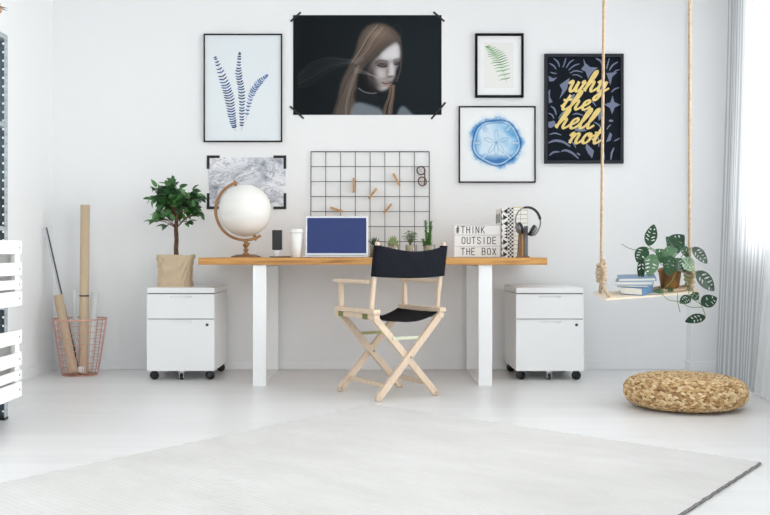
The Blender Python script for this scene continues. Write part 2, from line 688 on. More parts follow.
def cr(pts, per=8, closed=False):
    """Catmull-Rom through 2-D or 3-D points"""
    P = [tuple(p) for p in pts]
    n = len(P)
    out = []
    for i in range(n if closed else n - 1):
        p0 = P[(i - 1) % n] if closed else P[max(i - 1, 0)]
        p1 = P[i]
        p2 = P[(i + 1) % n] if closed else P[i + 1]
        p3 = P[(i + 2) % n] if closed else P[min(i + 2, n - 1)]
        for k in range(per):
            t = k / per
            out.append(tuple(0.5 * ((2 * b) + (-a + c) * t + (2 * a - 5 * b + 4 * c - d) * t * t + (-a + 3 * b - 3 * c + d) * t ** 3)
                             for a, b, c, d in zip(p0, p1, p2, p3)))
    if not closed:
        out.append(P[-1])
    return out


def leaf(mb, base, d, up, L, W, m=0, fold=0.25, droop=0.2, n=6, peak=0.45):
    """pointed leaf with a fold along its midrib"""
    d = Vector(d).normalized()
    up = Vector(up)
    up = (up - d * up.dot(d))
    if up.length < 1e-4:
        up = Vector((1, 0, 0)) - d * d.x
    up.normalize()
    sd = d.cross(up)
    vs, fs = [], []
    for i in range(n + 1):
        t = i / n
        w = W / 2 * (math.sin(PI * (t ** (math.log(0.5) / math.log(peak)))) ** 0.8 if 0 < t < 1 else 0.0) + (0.0004 if t in (0, 1) else 0)
        c = Vector(base) + d * (L * t) - up * (droop * L * t * t)
        vs += [c + sd * w + up * (fold * w), c, c - sd * w + up * (fold * w)]
    for i in range(n):
        a = i * 3
        fs += [(a, a + 1, a + 4, a + 3), (a + 1, a + 2, a + 5, a + 4)]
    mb.add(vs, fs, m, True)


# =================================================================== SETTING
XL, XR, ZC, YB = -2.092, 2.32, 2.65, -3.4
struct(box_obj('floor', (XL - 0.12, XR + 0.15, YB, WALL + 0.12, -0.1, 0), M['floor']))
struct(box_obj('ceiling', (XL - 0.12, XR + 0.15, YB, WALL + 0.12, ZC, ZC + 0.1), M['ceil']))
struct(box_obj('wall_back', (XL - 0.12, XR + 0.15, WALL, WALL + 0.12, 0, ZC), M['wall']))
W3Y0, W3Y1 = -1.6, 0.8  # added opening out of view, for fill light
k = MB()
for (a, b, c, d) in ((YB, W3Y0, 0, ZC), (W3Y1, WALL, 0, ZC), (W3Y0, W3Y1, 0, 0.06), (W3Y0, W3Y1, 2.5, ZC)):
    k.box(XL - 0.12, XL, a, b, c, d)
struct(k.build('wall_left', M['wall']))
struct(box_obj('wall_front', (XL - 0.12, XR + 0.15, YB - 0.12, YB, 0, ZC), M['wall']))
# right wall with its window opening and a second, added one for fill light
WY0, WY1, WZ0, WZ1 = 3.2, 5.8, 0.74, 2.5
W2Y0, W2Y1 = -2.4, 0.0
k = MB()
for (a, b) in ((YB, W2Y0), (W2Y1, WY0), (WY1, WALL)):
    k.box(XR, XR + 0.15, a, b, 0, ZC)
for (a, b, c) in ((WY0, WY1, WZ0), (W2Y0, W2Y1, 0.06)):
    k.box(XR, XR + 0.15, a, b, 0, c)
    k.box(XR, XR + 0.15, a, b, WZ1, ZC)
struct(k.build('wall_right', M['wall']))
k = MB()
k.box(2.062, XR, 6.135, WALL, 0, ZC, bev=0.0)
struct(k.build('wall_pier', M['wall']))
k = MB()
k.box(XL, 2.05, WALL - 0.014, WALL, 0, 0.062, bev=0.003)
struct(k.build('baseboard_back', M['base']))
k = MB()
k.box(XL, XL + 0.014, YB, WALL - 0.014, 0, 0.062, bev=0.003)
struct(k.build('baseboard_left', M['base']))
k = MB()
k.box(2.048, XR, 6.121, 6.135, 0, 0.062, bev=0.003)
k.box(2.048, 2.062, 6.135, WALL, 0, 0.062, bev=0.003)
struct(k.build('baseboard_pier', M['base']))


def window(name, y0, y1, X=XR, sg=1, WZ0=WZ0):
    win = struct(thing(name, (X + sg * 0.1, (y0 + y1) / 2, WZ0), None, None))
    k = MB()
    fw = 0.06
    for (a, b, c, d) in ((y0, y1, WZ0, WZ0 + fw), (y0, y1, WZ1 - fw, WZ1), (y0, y0 + fw, WZ0, WZ1), (y1 - fw, y1, WZ0, WZ1),
                         ((y0 + y1) / 2 - 0.04, (y0 + y1) / 2 + 0.04, WZ0, WZ1)):
        k.box(min(X + sg * 0.06, X + sg * 0.11), max(X + sg * 0.06, X + sg * 0.11), a, b, c, d)
    k.build('window_frame', M['window_white'], win)
    k = MB()
    k.box(X + sg * 0.08, X + sg * 0.08 + 0.004, y0 + 0.05, y1 - 0.05, WZ0 + 0.05, WZ1 - 0.05)
    k.build('window_glass', M['pane'], win)
    box_obj('window_sill', (min(X - sg * 0.02, X + sg * 0.06), max(X - sg * 0.02, X + sg * 0.06), y0 - 0.03, y1 + 0.03, WZ0 - 0.03, WZ0), M['window_white'], win)


window('window_1', WY0, WY1)
window('added_window_2', W2Y0, W2Y1, XR, 1, 0.06)  # unseen window, added to let in fill light
window('added_window_3', W3Y0, W3Y1, XL, -1, 0.06)  # unseen left-wall window, likewise added for more fill

# =================================================================== RUG
c1 = Vector((0.0, 4.712, 0))
c2 = Vector((1.391, 3.406, 0))
dv = Vector((-1.21, -1.62, 0)) * 1.55
k = MB()
th = 0.011


def rugf(u, v):
    p = c1 + (c2 - c1) * u + dv * v
    return (p.x, p.y, th + 0.0012 * math.sin(u * 37 + v * 11) * math.sin(v * 53))


k.grid(rugf, 90, 120, 0, True, uv=True)
rug = thing('area_rug', (c1 + (c2 - c1) / 2 + dv / 2), 'large pale ivory woven rug lying at an angle in the foreground', 'rug')
k.build('rug_pile', M['rug'], rug)
k = MB()
cs = [c1, c2, c2 + dv, c1 + dv]
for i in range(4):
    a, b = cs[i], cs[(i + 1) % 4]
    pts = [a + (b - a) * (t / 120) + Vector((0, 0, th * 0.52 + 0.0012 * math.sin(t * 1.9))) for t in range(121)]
    k.tube(pts, th * 0.5, 6, 1 if i == 1 else 0)  # right edge gets the binding with shade in its colour
k.build('edge_binding', [M['rug_edge'], M['rug_edge_shaded']], rug)

# =================================================================== DESK
YD = 5.425
ZT = 0.7355
xd0, xd1 = gx(198, YD), gx(547.5, YD)
desk = thing('desk', ((xd0 + xd1) / 2, YD + 0.36, 0), 'long oak topped desk on white flat steel loop legs', 'desk')
k = MB()
k.box(xd0, xd1, YD, 6.202, ZT - 0.041, ZT, bev=0.003)
kn = at(314, 260.5, YD)
k.build('tabletop', M['oak'], desk)
YLf, YLb = 5.444, 6.15
zt = ZT - 0.041
for (pa, pb) in ((252.8, 266.2), (478.6, 492.2)):
    a, b = gx(pa, YLf), gx(pb, YLf)
    k = MB()
    k.box(a, b, YLf, YLf + 0.014, 0, zt, bev=0.0015)
    k.box(a, b, YLb - 0.014, YLb, 0, zt, bev=0.0015)
    k.box(a, b, YLf + 0.0142, YLb - 0.0142, 0, 0.013, bev=0.0015)
    k.box(a, b, YLf + 0.0142, YLb - 0.0142, zt - 0.013, zt, bev=0.0015)
    k.build('leg', M['white_metal'], desk)

# =================================================================== FILE CABINETS
YC = 5.68


def cabinet(x0, x1, label):
    y0, y1 = YC, YC + 0.5
    z0, z1 = 0.057, 0.555
    t = thing('file_cabinet', ((x0 + x1) / 2, (y0 + y1) / 2, 0), label, 'cabinet', 'white rolling file cabinets beside the desk')
    k = MB()
    k.box(x0, x1, y0 + 0.02, y1, z0, z1 - 0.036, bev=0.002)
    k.build('body', M['white_side'], t)
    k = MB()
    k.box(x0, x1, y0, y1, z1 - 0.033, z1, bev=0.003)
    k.build('top', M['white_metal'], t)
    zA, zB = gz(319.0, YC) + 0.002, z1 - 0.036   # upper drawer
    dz = ((zA, zB - 0.003), (z0, zA - 0.005))
    xm = (x0 + x1) / 2
    for i, (a, b) in enumerate(dz):
        k = MB()
        xs0, xs1 = xm - 0.07 , xm + 0.07
        sd = 0.034
        hz = b - 0.012
        # front panel split around a recessed finger scoop
        k.box(x0 + 0.001, x1 - 0.001, y0 + 0.0105, y0 + 0.02, a, b)
        k.box(x0 + 0.001, x1 - 0.001, y0, y0 + 0.0105, hz, b, bev=0.001)
        N = 14
        sc = []
        for q in range(N + 1):
            s_ = q / N
            x = xs0 + (xs1 - xs0) * s_
            z = hz - sd * min(1, (1 - abs(2 * s_ - 1)) * 2.2) ** 0.8 * 0.8
            sc.append((x, z))
        poly = [(x0 + 0.001, hz), (x0 + 0.001, a), (x1 - 0.001, a), (x1 - 0.001, hz)]
        # strip of quads under the scoop, plus the two sides
        to3 = lambda x, z, d: (x, y0 + d, z)
        k.prism([(x0 + 0.001, hz), (xs0, hz), (xs0, a), (x0 + 0.001, a)], to3, 0.0105)
        k.prism([(xs1, hz), (x1 - 0.001, hz), (x1 - 0.001, a), (xs1, a)], to3, 0.0105)
        for q in range(N):
            (xa, za), (xb, zb) = sc[q], sc[q + 1]
            k.prism([(xa, za), (xb, zb), (xb, a), (xa, a)], to3, 0.0105)
        d = k.build('drawer', M['white_metal'], t)
        h = MB()
        # pull lip that closes the scoop at an angle
        vs, fs = [], []
        for q in range(N + 1):
            x, z = sc[q]
            vs.append((x, y0 + 0.0006, z))
            vs.append((x, y0 + 0.0104, hz - 0.001))
        for q in range(N):
            fs.append((2 * q, 2 * q + 2, 2 * q + 3, 2 * q + 1))
        h.add(vs, fs, 0, True)
        h.build('pull', M['white_metal'], d)
        if i == 1:
            q = MB()
            q.lathe([(0.0, 0.0), (0.008, 0.0), (0.009, 0.003), (0.009, 0.008)], (x1 - 0.044, y0 - 0.004, b - 0.032), 16, 0, Matrix.Rotation(-PI / 2, 3, 'X'))
            q.build('lock', M['steel_dark'], d)
    # dark recess behind the drawers' gaps
    k = MB()
    k.box(x0 + 0.004, x1 - 0.004, y0 + 0.012, y0 + 0.021, zA - 0.006, zA + 0.001)
    k.box(x0 + 0.004, x1 - 0.004, y0 + 0.012, y0 + 0.021, zB - 0.004, zB + 0.0045)
    k.build('shadow_gap', M['dark_gap'], t)
    for (cx, cy) in ((x0 + 0.035, y0 + 0.05), (x1 - 0.035, y0 + 0.05), (x0 + 0.035, y1 - 0.05), (x1 - 0.035, y1 - 0.05)):
        k = MB()
        k.lathe([(0.0, -0.017), (0.022, -0.017), (0.026, -0.012), (0.026, -0.003), (0.02, -0.002), (0.02, 0.002), (0.026, 0.003), (0.026, 0.012), (0.022, 0.017), (0.0, 0.017)],
                (cx, cy, 0.026), 20, 0, Matrix.Rotation(math.radians(-62), 3, 'Z') @ Matrix.Rotation(PI / 2, 3, 'Y'))
        k.box(cx - 0.012, cx + 0.012, cy - 0.012, cy + 0.012, 0.045, z0)
        k.build('caster', M['black_plastic'], t)
    k = MB()
    k.lathe([(0.0, -0.01), (0.014, -0.01), (0.017, -0.006), (0.017, 0.006), (0.014, 0.01), (0.0, 0.01)], (xm, y0 + 0.04, 0.017), 16, 0, Matrix.Rotation(PI / 2, 3, 'Y'))
    k.box(xm - 0.014, xm - 0.011, y0 + 0.025, y0 + 0.055, 0.012, z0, 1)
    k.box(xm + 0.011, xm + 0.014, y0 + 0.025, y0 + 0.055, 0.012, z0, 1)
    k.box(xm - 0.018, xm + 0.018, y0 + 0.025, y0 + 0.055, z0 - 0.012, z0, 1)
    o = k.build('support_wheel', [M['black_plastic'], M['chrome']], t)
    o['label'] = 'small wheel in a chrome fork'
    return t


xa0, xa1 = gx(146.7, YC), gx(214.5, YC)
cab = cabinet(xa0, xa1, 'white two drawer file cabinet on casters with the potted ficus on top')
dup(cab, (gx(516.1, YC) - xa0, 0, 0), 'white two drawer file cabinet on casters with an empty top, right of the desk')

# =================================================================== FICUS IN PAPER BAG
YF = 5.88
ZF = 0.555
bx = gx(175.6, YF)
fic = thing('potted_ficus', (bx, YF, ZF), 'bushy small leaved ficus tree with braided trunk in a brown paper bag', 'plant')
k = MB()


def bagf(u, v):
    a = 2 * PI * u
    e = 0.42
    cx, sx = math.cos(a), math.sin(a)
    hw = 0.099 + 0.008 * v - 0.006 * math.sin(v * PI)
    x = hw * (abs(cx) ** e) * (1 if cx >= 0 else -1)
    y = hw * 0.86 * (abs(sx) ** e) * (1 if sx >= 0 else -1)
    z = v * 0.196
    w = 0.005 * math.sin(7 * a + 9 * v) * math.sin(5 * v + 2 * a) + 0.004 * math.sin(13 * a - 17 * v)
    if v > 0.86:
        w += 0.003
    r = 1 + w / 0.11
    return (bx + x * r, YF + y * r, ZF + z + 0.003 * v * math.sin(3 * a + 1) * (1 if v > .5 else 0))


k.keep = True
k.grid(bagf, 72, 16, 0, True)
k.lathe([(0.0, 0.0005), (0.084, 0.0005)], (bx, YF, ZF + 0.001), 24)
k.build('paper_bag', M['kraft'], fic)
k = MB()
k.lathe([(0.0, 0.168), (0.05, 0.167), (0.084, 0.162)], (bx, YF, ZF), 24)
k.build('soil', M['soil'], fic)
k = MB()
tops = []
for j in range(3):
    pts, rs = [], []
    for i in range(26):
        t = i / 25
        a = j * 2 * PI / 3 + t * 5.2
        rr = 0.0085 * (1 - 0.1 * t)
        pts.append((bx + 0.004 + rr * math.cos(a), YF + rr * math.sin(a), ZF + 0.16 + t * 0.3))
        rs.append(0.0082 - 0.003 * t)
    k.tube(pts, rs, 8)
    tops.append(pts[-1])
k.build('trunk', M['bark'], fic)
cc = at(176.5, 202, YF)
k = MB()
lf = MB()
lr = random.Random(11)
for i in range(26):
    b0 = Vector(tops[i % 3])
    th_, ph = lr.uniform(0, 2 * PI), lr.uniform(-0.55, 1.25)
    rad = lr.uniform(0.085, 0.158)
    e = cc + Vector((math.cos(th_) * math.cos(ph) * rad * 1.08, math.sin(th_) * math.cos(ph) * rad * 0.95, math.sin(ph) * rad * 1.08))
    m_ = (b0 + e) / 2 + Vector((lr.uniform(-.02, .02), lr.uniform(-.02, .02), 0.012))
    b0.z -= lr.uniform(0.0, 0.06)
    pts = cr([b0, m_, e], 6)
    k.tube(pts, [0.0045 * (1 - 0.7 * q / (len(pts) - 1)) for q in range(len(pts))], 5)
    nl = 19
    for q in range(nl):
        t = 0.42 + 0.58 * q / nl
        p = Vector(pts[min(int(t * (len(pts) - 1)), len(pts) - 1)])
        p = p + Vector((lr.uniform(-.022, .022), lr.uniform(-.022, .022), lr.uniform(-.018, .022)))
        d = (p - cc) * 3 + Vector((lr.uniform(-.8, .8), lr.uniform(-.8, .6), lr.uniform(-.7, .3)))
        leaf(lf, p, d, (lr.uniform(-.5, .7), lr.uniform(-1.3, -.2), .8), lr.uniform(0.042, 0.062), lr.uniform(0.022, 0.031), 0, 0.18, 0.25)
for px, py in ((152, 221), (160, 214), (188, 222), (198, 214), (157, 218), (166, 226), (164, 219), (193, 215)):
    e = at(px, py, YF + lr.uniform(-.05, .02))
    b0 = Vector((bx + 0.004, YF, ZF + 0.36))
    pts = cr([b0, (b0 + e) / 2 + Vector((0, 0, 0.02)), e], 6)
    k.tube(pts, [0.0028] * len(pts), 5)
    for q in range(5):
        p = e + (b0 - e) * (q * 0.06) + Vector((0, 0, 0.004))
        d = (e - b0).normalized() + Vector((lr.uniform(-.5, .5), lr.uniform(-.5, .2), lr.uniform(-.7, .1)))
        leaf(lf, p, d, (0, -.4, 1), lr.uniform(0.044, 0.058), lr.uniform(0.024, 0.032), 0, 0.2, 0.25)
k.build('branches', M['bark'], fic)
lf.build('foliage', M['ficus_leaf'], fic)

# =================================================================== GLOBE
YG = 5.72
gc = at(245.1, 210.6, YG)
gr = 26.1 / F * YG
glb = thing('desk_globe', (gc.x, YG, ZT), 'blank white globe in a curved wooden stand', 'globe')
k = MB()
prof = [(gr * math.sin(PI * i / 32), -gr * math.cos(PI * i / 32)) for i in range(33)]
prof[0] = (0.0, -gr)
prof[-1] = (0.0, gr)
ax = math.radians(110)
R_ = Matrix.Rotation(-(ax - PI / 2), 3, 'Y')
k.lathe(prof, gc, 48, 0, R_)
k.build('sphere', M['globe_white'], glb)
k = MB()
r0, r1, hy = gr * 1.075, gr * 1.18, 0.011
a0, a1 = math.radians(106), math.radians(302)
vs, fs = [], []
N = 56
for i in range(N + 1):
    a = a0 + (a1 - a0) * i / N
    for (r, y) in ((r0, -hy * .8), (r0 + .004, -hy), (r1 - .004, -hy), (r1, -hy * .8), (r1, hy * .8), (r1 - .004, hy), (r0 + .004, hy), (r0, hy * .8)):
        vs.append((gc.x + r * math.cos(a), YG + y, gc.z + r * math.sin(a)))
for i in range(N):
    for q in range(8):
        fs.append((i * 8 + q, i * 8 + (q + 1) % 8, (i + 1) * 8 + (q + 1) % 8, (i + 1) * 8 + q))
fs.append(tuple(range(7, -1, -1)))
fs.append(tuple(N * 8 + q for q in range(8)))
k.add(vs, fs, 0, False)
k.build('meridian_arm', M['globe_wood'], glb)
for a in (ax, ax + PI):
    k = MB()
    d = Vector((math.cos(a), 0, math.sin(a)))
    k.tube([gc + d * (gr * 0.98), gc + d * (gr * 1.13), gc + d * (gr * 1.22)], [0.009, 0.009, 0.006], 12)
    k.build('pivot', M['globe_wood'], glb)
k = MB()
zb = gc.z - r1 + 0.004
hs = zb - ZT - 0.018
prof = [(0.02, 0), (0.022, .06), (0.012, .12), (0.010, .22), (0.015, .3), (0.017, .36), (0.010, .44), (0.011, .55), (0.020, .64), (0.021, .72), (0.012, .8), (0.014, .9), (0.012, 1.0)]
sx_ = gx(246.0, YG)
k.lathe([(r, ZT + 0.018 + h * hs) for r, h in prof], (sx_, YG, 0), 24)
k.tube([(sx_ + 0.01, YG, ZT + 0.018 + hs * .8), (sx_ + 0.026, YG, ZT + 0.018 + hs * .8)], 0.004, 8)
k.build('stem', M['globe_wood'], glb)
k = MB()
k.lathe([(0.0, 0), (0.089, 0), (0.090, 0.004), (0.086, 0.010), (0.07, 0.012), (0.06, 0.018), (0.0, 0.018)], (sx_, YG, ZT), 40)
k.build('base', M['globe_base'], glb)

# =================================================================== PHONE STAND + PHONE
YP = 5.68
pb0 = at(270.2, 256.8, YP)
st = thing('phone_stand', (gx(280, YP), YP, ZT), 'small charging stand with steel neck and wood topped base beside the cup', 'stand')
k = MB()
k.box(gx(270.2, YP), gx(290.4, YP), YP - 0.045, YP + 0.045, ZT, ZT + 0.007, bev=0.002)
k.build('base', M['steel_dark'], st)
k = MB()
k.box(gx(277.5, YP), gx(290, YP), YP - 0.04, YP + 0.04, ZT + 0.007, ZT + 0.011, bev=0.001)
k.build('tray', M['dock_wood'], st)
k = MB()
k.box(gx(275, YP), gx(278.9, YP), YP + 0.0, YP + 0.008, ZT + 0.007, gz(247.5, YP), bev=0.001)
k.build('neck', M['alu'], st)
k = MB()
zb_ = gz(250, YP)
k.box(gx(272.2, YP), gx(282.3, YP), YP - 0.010, YP - 0.001, zb_, gz(230, YP), bev=0.004)
ph = thing('smartphone', (gx(277, YP), YP - .005, zb_), 'black phone standing upright on the charging stand', 'phone')
k.build('case', M['phone'], ph)
k = MB()
k.box(gx(272.9, YP), gx(281.6, YP), YP - 0.0108, YP - 0.0098, zb_ + 0.006, gz(231, YP))
k.build('screen', M['black_plastic'], ph)

# =================================================================== CUP
YU = 5.70
cx = gx(296.3, YU)
cup = thing('takeaway_cup', (cx, YU, ZT), 'white lidded paper coffee cup beside the laptop', 'cup')
k = MB()
h = gz(232, YU) - ZT
k.lathe([(0.0, 0.0), (0.029, 0.0), (0.030, 0.001), (0.0385, h), (0.0365, h), (0.0365, h - 0.002), (0, h - 0.002)], (cx, YU, ZT), 36)
k.build('cup_body', M['cup'], cup)
k = MB()
k.lathe([(0.0395, h - 0.006), (0.0425, h - 0.004), (0.0425, h + 0.001), (0.040, h + 0.004), (0.038, h + 0.016), (0.036, h + 0.018), (0.033, h + 0.014), (0.0, h + 0.014)], (cx, YU, ZT), 36)
k.build('lid', M['cup_lid'], cup)

# =================================================================== LAPTOP
YLp = 5.66
lx0, lx1 = gx(305.2, YLp), gx(368.0, YLp)
lap = thing('laptop', ((lx0 + lx1) / 2, YLp, ZT), 'open silver laptop with a plain blue screen', 'laptop')
k = MB()
k.box(lx0 - 0.004, lx1 + 0.004, YLp - 0.205, YLp + 0.02, ZT + 0.002, ZT + 0.011, bev=0.003)
k.build('base', M['alu'], lap)
for fx in (lx0 + 0.03, lx1 - 0.03):
    for fy in (YLp - 0.19, YLp):
        k = MB()
        k.lathe([(0.0, 0), (0.006, 0), (0.006, 0.003)], (fx, fy, ZT), 10)
        k.build('rubber_foot', M['black_plastic'], lap)
k = MB()
for r in range(6):
    for q in range(14):
        x = lx0 + 0.02 + q * (lx1 - lx0 - 0.04) / 14
        y = YLp - 0.105 + r * 0.0165
        k.box(x + 0.001, x + (lx1 - lx0 - 0.04) / 14 - 0.001, y, y + 0.0145, ZT + 0.011, ZT + 0.0122)
k.build('keyboard', M['key'], lap)
tilt = math.radians(6)
hp = Vector((0, YLp + 0.012, ZT + 0.0115))
H = (255.3 - 215.3) / F * YLp
uz = Vector((0, math.sin(tilt), math.cos(tilt)))
nn = Vector((0, -math.cos(tilt), math.sin(tilt)))
k = MB()
xm = (lx0 + lx1) / 2
hw = (lx1 - lx0) / 2
k.obox(Vector((xm, hp.y, hp.z)) + uz * (H / 2), (hw, 0, 0), nn * 0.0035, uz * (H / 2), bev=0.0025)
lid = k.build('lid', M['alu'], lap)
k = MB()
s0 = Vector((xm, hp.y, hp.z)) + nn * 0.0035
b = 0.010
v0, v1 = 0.014, H - 0.012
k.obox(s0 + uz * ((v0 + v1) / 2), (hw - b, 0, 0), nn * 0.0008, uz * ((v1 - v0) / 2))
o = k.build('screen', M['screen'], lid)
k = MB()
k.tube([(lx0 + 0.03, hp.y + 0.003, hp.z), (lx1 - 0.03, hp.y + 0.003, hp.z)], 0.005, 10)
k.build('hinge', M['steel_dark'], lap)

# =================================================================== FOUR SMALL PLANTS IN GLASSES
YPl = 5.78


def glass_pot(px0, px1, kraft_px, label, plantfn, gh=0.077, names='potted_succulent'):
    cxx = gx((px0 + px1) / 2, YPl)
    r = (px1 - px0) / 2 / F * YPl
    t = thing(names, (cxx, YPl, ZT), label, 'plant', 'small plants in glasses on the desk')
    k = MB()
    k.lathe([(0.0, 0.0), (r * .92, 0.0), (r, 0.004), (r, gh), (r - 0.002, gh + .001), (r - 0.003, gh), (r - 0.003, 0.006), (0.0, 0.006)], (cxx, YPl, ZT), 28)
    k.build('glass', M['glass'], t)
    kx = gx(kraft_px, YPl)
    kr = r * 0.66
    k = MB()
    kx = max(cxx - (r - 0.005 - kr), min(cxx + (r - 0.005 - kr), kx))
    k.lathe([(0.0, 0.0), (kr * .85, 0.0), (kr, 0.066), (kr - 0.002, 0.066), (kr - .003, 0.058), (0, 0.058)], (kx, YPl, ZT + 0.0065), 24)
    k.build('inner_pot', M['kraft'], t)
    k = MB()
    k.lathe([(0.0, 0.063), (kr - 0.0035, 0.0605)], (kx, YPl, ZT + 0.0065), 20)
    k.build('soil', M['soil'], t)
    plantfn(t, Vector((kx, YPl, ZT + 0.068)))
    return t


def aloe(t, b):
    k = MB()
    r = random.Random(3)
    for i in range(16):
        a = i * 2.4
        e = 0.5 + 0.06 * i
        d = Vector((math.cos(a) * math.cos(e), math.sin(a) * math.cos(e), math.sin(e)))
        p1 = b + d * 0.02
        p2 = b + d * (0.05) + Vector((0, 0, 0.008))
        k.tube([b - Vector((0, 0, .004)), p1, p2], [0.006, 0.0055, 0.0006], 6)
    k.build('leaves', M['succ_dark'], t)


def rosette(t, b):
    k = MB()
    for i in range(30):
        a = i * 2.39996
        e = 0.15 + 1.2 * i / 30
        rr = 0.028 * (1 - i / 40)
        d = Vector((math.cos(a) * math.cos(e), math.sin(a) * math.cos(e), math.sin(e)))
        L = 0.042
        k.tube([b, b + d * L * .6 + Vector((0, 0, 0.01 * i / 30)), b + d * L + Vector((0, 0, 0.022 * i / 30 + .004))], [0.004, 0.0075, 0.001], 6)
    k.build('leaves', M['succ_light'], t)


def herb(t, b):
    k, s = MB(), MB()
    r = random.Random(5)
    for i in range(9):
        a = i * 2.4
        hh = r.uniform(0.06, 0.096)
        e = b + Vector((math.cos(a) * r.uniform(.006, .036), math.sin(a) * r.uniform(.006, .03), hh))
        pts = cr([b, (b + e) / 2 + Vector((math.cos(a) * .004, 0, 0.006)), e], 4)
        s.tube(pts, 0.0016, 5)
        for q in range(6):
            p = Vector(pts[min(len(pts) - 1, 3 + q)])
            aa = q * 2.2 + i
            d = Vector((math.cos(aa), math.sin(aa), r.uniform(-.1, .5)))
            leaf(k, p, d, (0, -.3, 1), r.uniform(.026, .038), r.uniform(.012, .017), 0, .2, .25)
    s.build('stems', M['stem_green'], t)
    k.build('leaves', M['herb'], t)


def cactus(t, b):
    k = MB()
    r = random.Random(9)
    hts = ((-0.010, 0.000, .166, -.008), (0.012, -0.004, .160, .006), (0.002, 0.012, .09, .002), (-.022, .004, .05, -.01))
    for (dx, dy, hh, ln) in hts:
        n = 18
        pts = [b + Vector((dx + ln * (i / n) ** 2, dy, -0.006 + hh * i / n)) for i in range(n + 1)]
        rs = [0.0068 * (1 - 0.25 * i / n) * (1 + 0.1 * (i % 2)) for i in range(n)] + [0.0015]
        k.tube(pts, rs, 8)
        for q in range(80):
            i = r.randrange(1, n)
            a = r.uniform(0, 2 * PI)
            d = Vector((math.cos(a), math.sin(a), r.uniform(.4, 1.1)))
            leaf(k, Vector(pts[i]) + Vector((math.cos(a), math.sin(a), 0)) * .006, d, (0, 0, 1), .014, .005, 0, .1, -.1, 3)
    k.build('stems', M['cactus'], t)


glass_pot(369.5, 382, 374.5, 'small dark spiky aloe in a glass, leftmost of the desk plants beside the laptop', aloe)
glass_pot(387.5, 399.7, 393.0, 'low pale green rosette succulent in a glass on the desk', rosette)
glass_pot(405.0, 417.2, 410.2, 'small leafy green plant in a glass behind the chair back', herb)
glass_pot(423.3, 435.5, 428.0, 'tall narrow spiky green plant in a glass, nearest the letter box', cactus)

# =================================================================== LIGHT BOX WITH LETTERS
YB_ = 5.74
bx0, bx1 = gx(454.2, YB_), gx(500.4, YB_)
bzt = gz(224.6, YB_)
lb = thing('letter_light_box', ((bx0 + bx1) / 2, YB_ + .027, ZT), 'white light box with three rows of black letters', 'light box')
k = MB()
k.box(bx0, bx1, YB_, YB_ + 0.055, ZT, bzt, bev=0.003)
k.build('housing', M['lb_white'], lb)
for zc_, hh_ in ((gz(235.0, YB_), .0022), (gz(246.2, YB_), .0022), (bzt - .004, .002), (ZT + .004, .002)):
    k = MB()
    k.box(bx0 + 0.003, bx1 - 0.003, YB_ - 0.004, YB_ + 0.001, zc_ - hh_, zc_ + hh_, bev=0.0005)
    k.build('rail', M['lb_line'], lb)
GL = {
    '#': [[(.3, 0), (.42, 1)], [(.62, 0), (.74, 1)], [(.08, .34), (.92, .34)], [(.08, .66), (.92, .66)]],
    'T': [[(0, 1), (1, 1)], [(.5, 1), (.5, 0)]],
    'H': [[(.05, 0), (.05, 1)], [(.95, 0), (.95, 1)], [(.05, .52), (.95, .52)]],
    'I': [[(.5, 0), (.5, 1)]],
    'N': [[(.05, 0), (.05, 1)], [(.05, 1), (.95, 0)], [(.95, 0), (.95, 1)]],
    'K': [[(.05, 0), (.05, 1)], [(.92, 1), (.08, .42)], [(.3, .58), (.95, 0)]],
    'O': [[(.5, 1), (.15, .93), (.05, .75), (.05, .25), (.15, .07), (.5, 0), (.85, .07), (.95, .25), (.95, .75), (.85, .93), (.5, 1)]],
    'U': [[(.05, 1), (.05, .25), (.15, .07), (.5, 0), (.85, .07), (.95, .25), (.95, 1)]],
    'S': [[(.93, .8), (.8, .95), (.5, 1), (.15, .93), (.06, .76), (.2, .58), (.8, .44), (.95, .25), (.85, .06), (.5, 0), (.2, .05), (.06, .2)]],
    'D': [[(.05, 0), (.05, 1), (.55, 1), (.85, .9), (.95, .7), (.95, .3), (.85, .1), (.55, 0), (.05, 0)]],
    'E': [[(.95, 1), (.05, 1), (.05, 0), (.95, 0)], [(.05, .52), (.8, .52)]],
    'B': [[(.05, 0), (.05, 1), (.6, 1), (.88, .9), (.88, .62), (.6, .53), (.05, .53)], [(.6, .53), (.95, .42), (.95, .12), (.6, 0), (.05, 0)]],
    'X': [[(.03, 0), (.97, 1)], [(.03, 1), (.97, 0)]],
}
to3 = lambda x, y, d: (gx(x, YB_), YB_ - 0.001 - d * 0.0006, gz(y, YB_))
# letter centres read along each row (photo pixels on the box's face)
rows = (
    ('#THINK', (457.6, 462.9, 468.2, 472.9, 477.4, 482.8), 226.6, 233.2),
    ('OUTSIDE', (463.5, 468.6, 473.6, 478.9, 484.0, 489.0, 494.2), 237.2, 243.8),
    ('THE', (462.9, 468.2, 473.2), 248.2, 254.8),
    ('BOX', (483.6, 488.9, 494.2), 248.2, 254.8),
)
for word, cs_, ya, yb in rows:
    for ch, cxp in zip(word, cs_):
        w = 3.3
        k = MB()
        for stp in GL[ch]:
            p = [(cxp - w / 2 + w * x, yb + (ya - yb) * y) for x, y in stp]
            for i in range(len(p) - 1):
                (ax_, ay_), (bx_, by_) = p[i], p[i + 1]
                L = math.hypot(bx_ - ax_, by_ - ay_) or 1
                e = 0.28
                ux, uy = (bx_ - ax_) / L * e, (by_ - ay_) / L * e
                k.ribbon([(ax_ - ux, ay_ - uy), (bx_ + ux, by_ + uy)], 0.72, to3, 1.0)
        k.build('letter', M['ink_black'], lb)

# =================================================================== BINDERS
YBi = 5.72
zbt = gz(208.0, YBi)


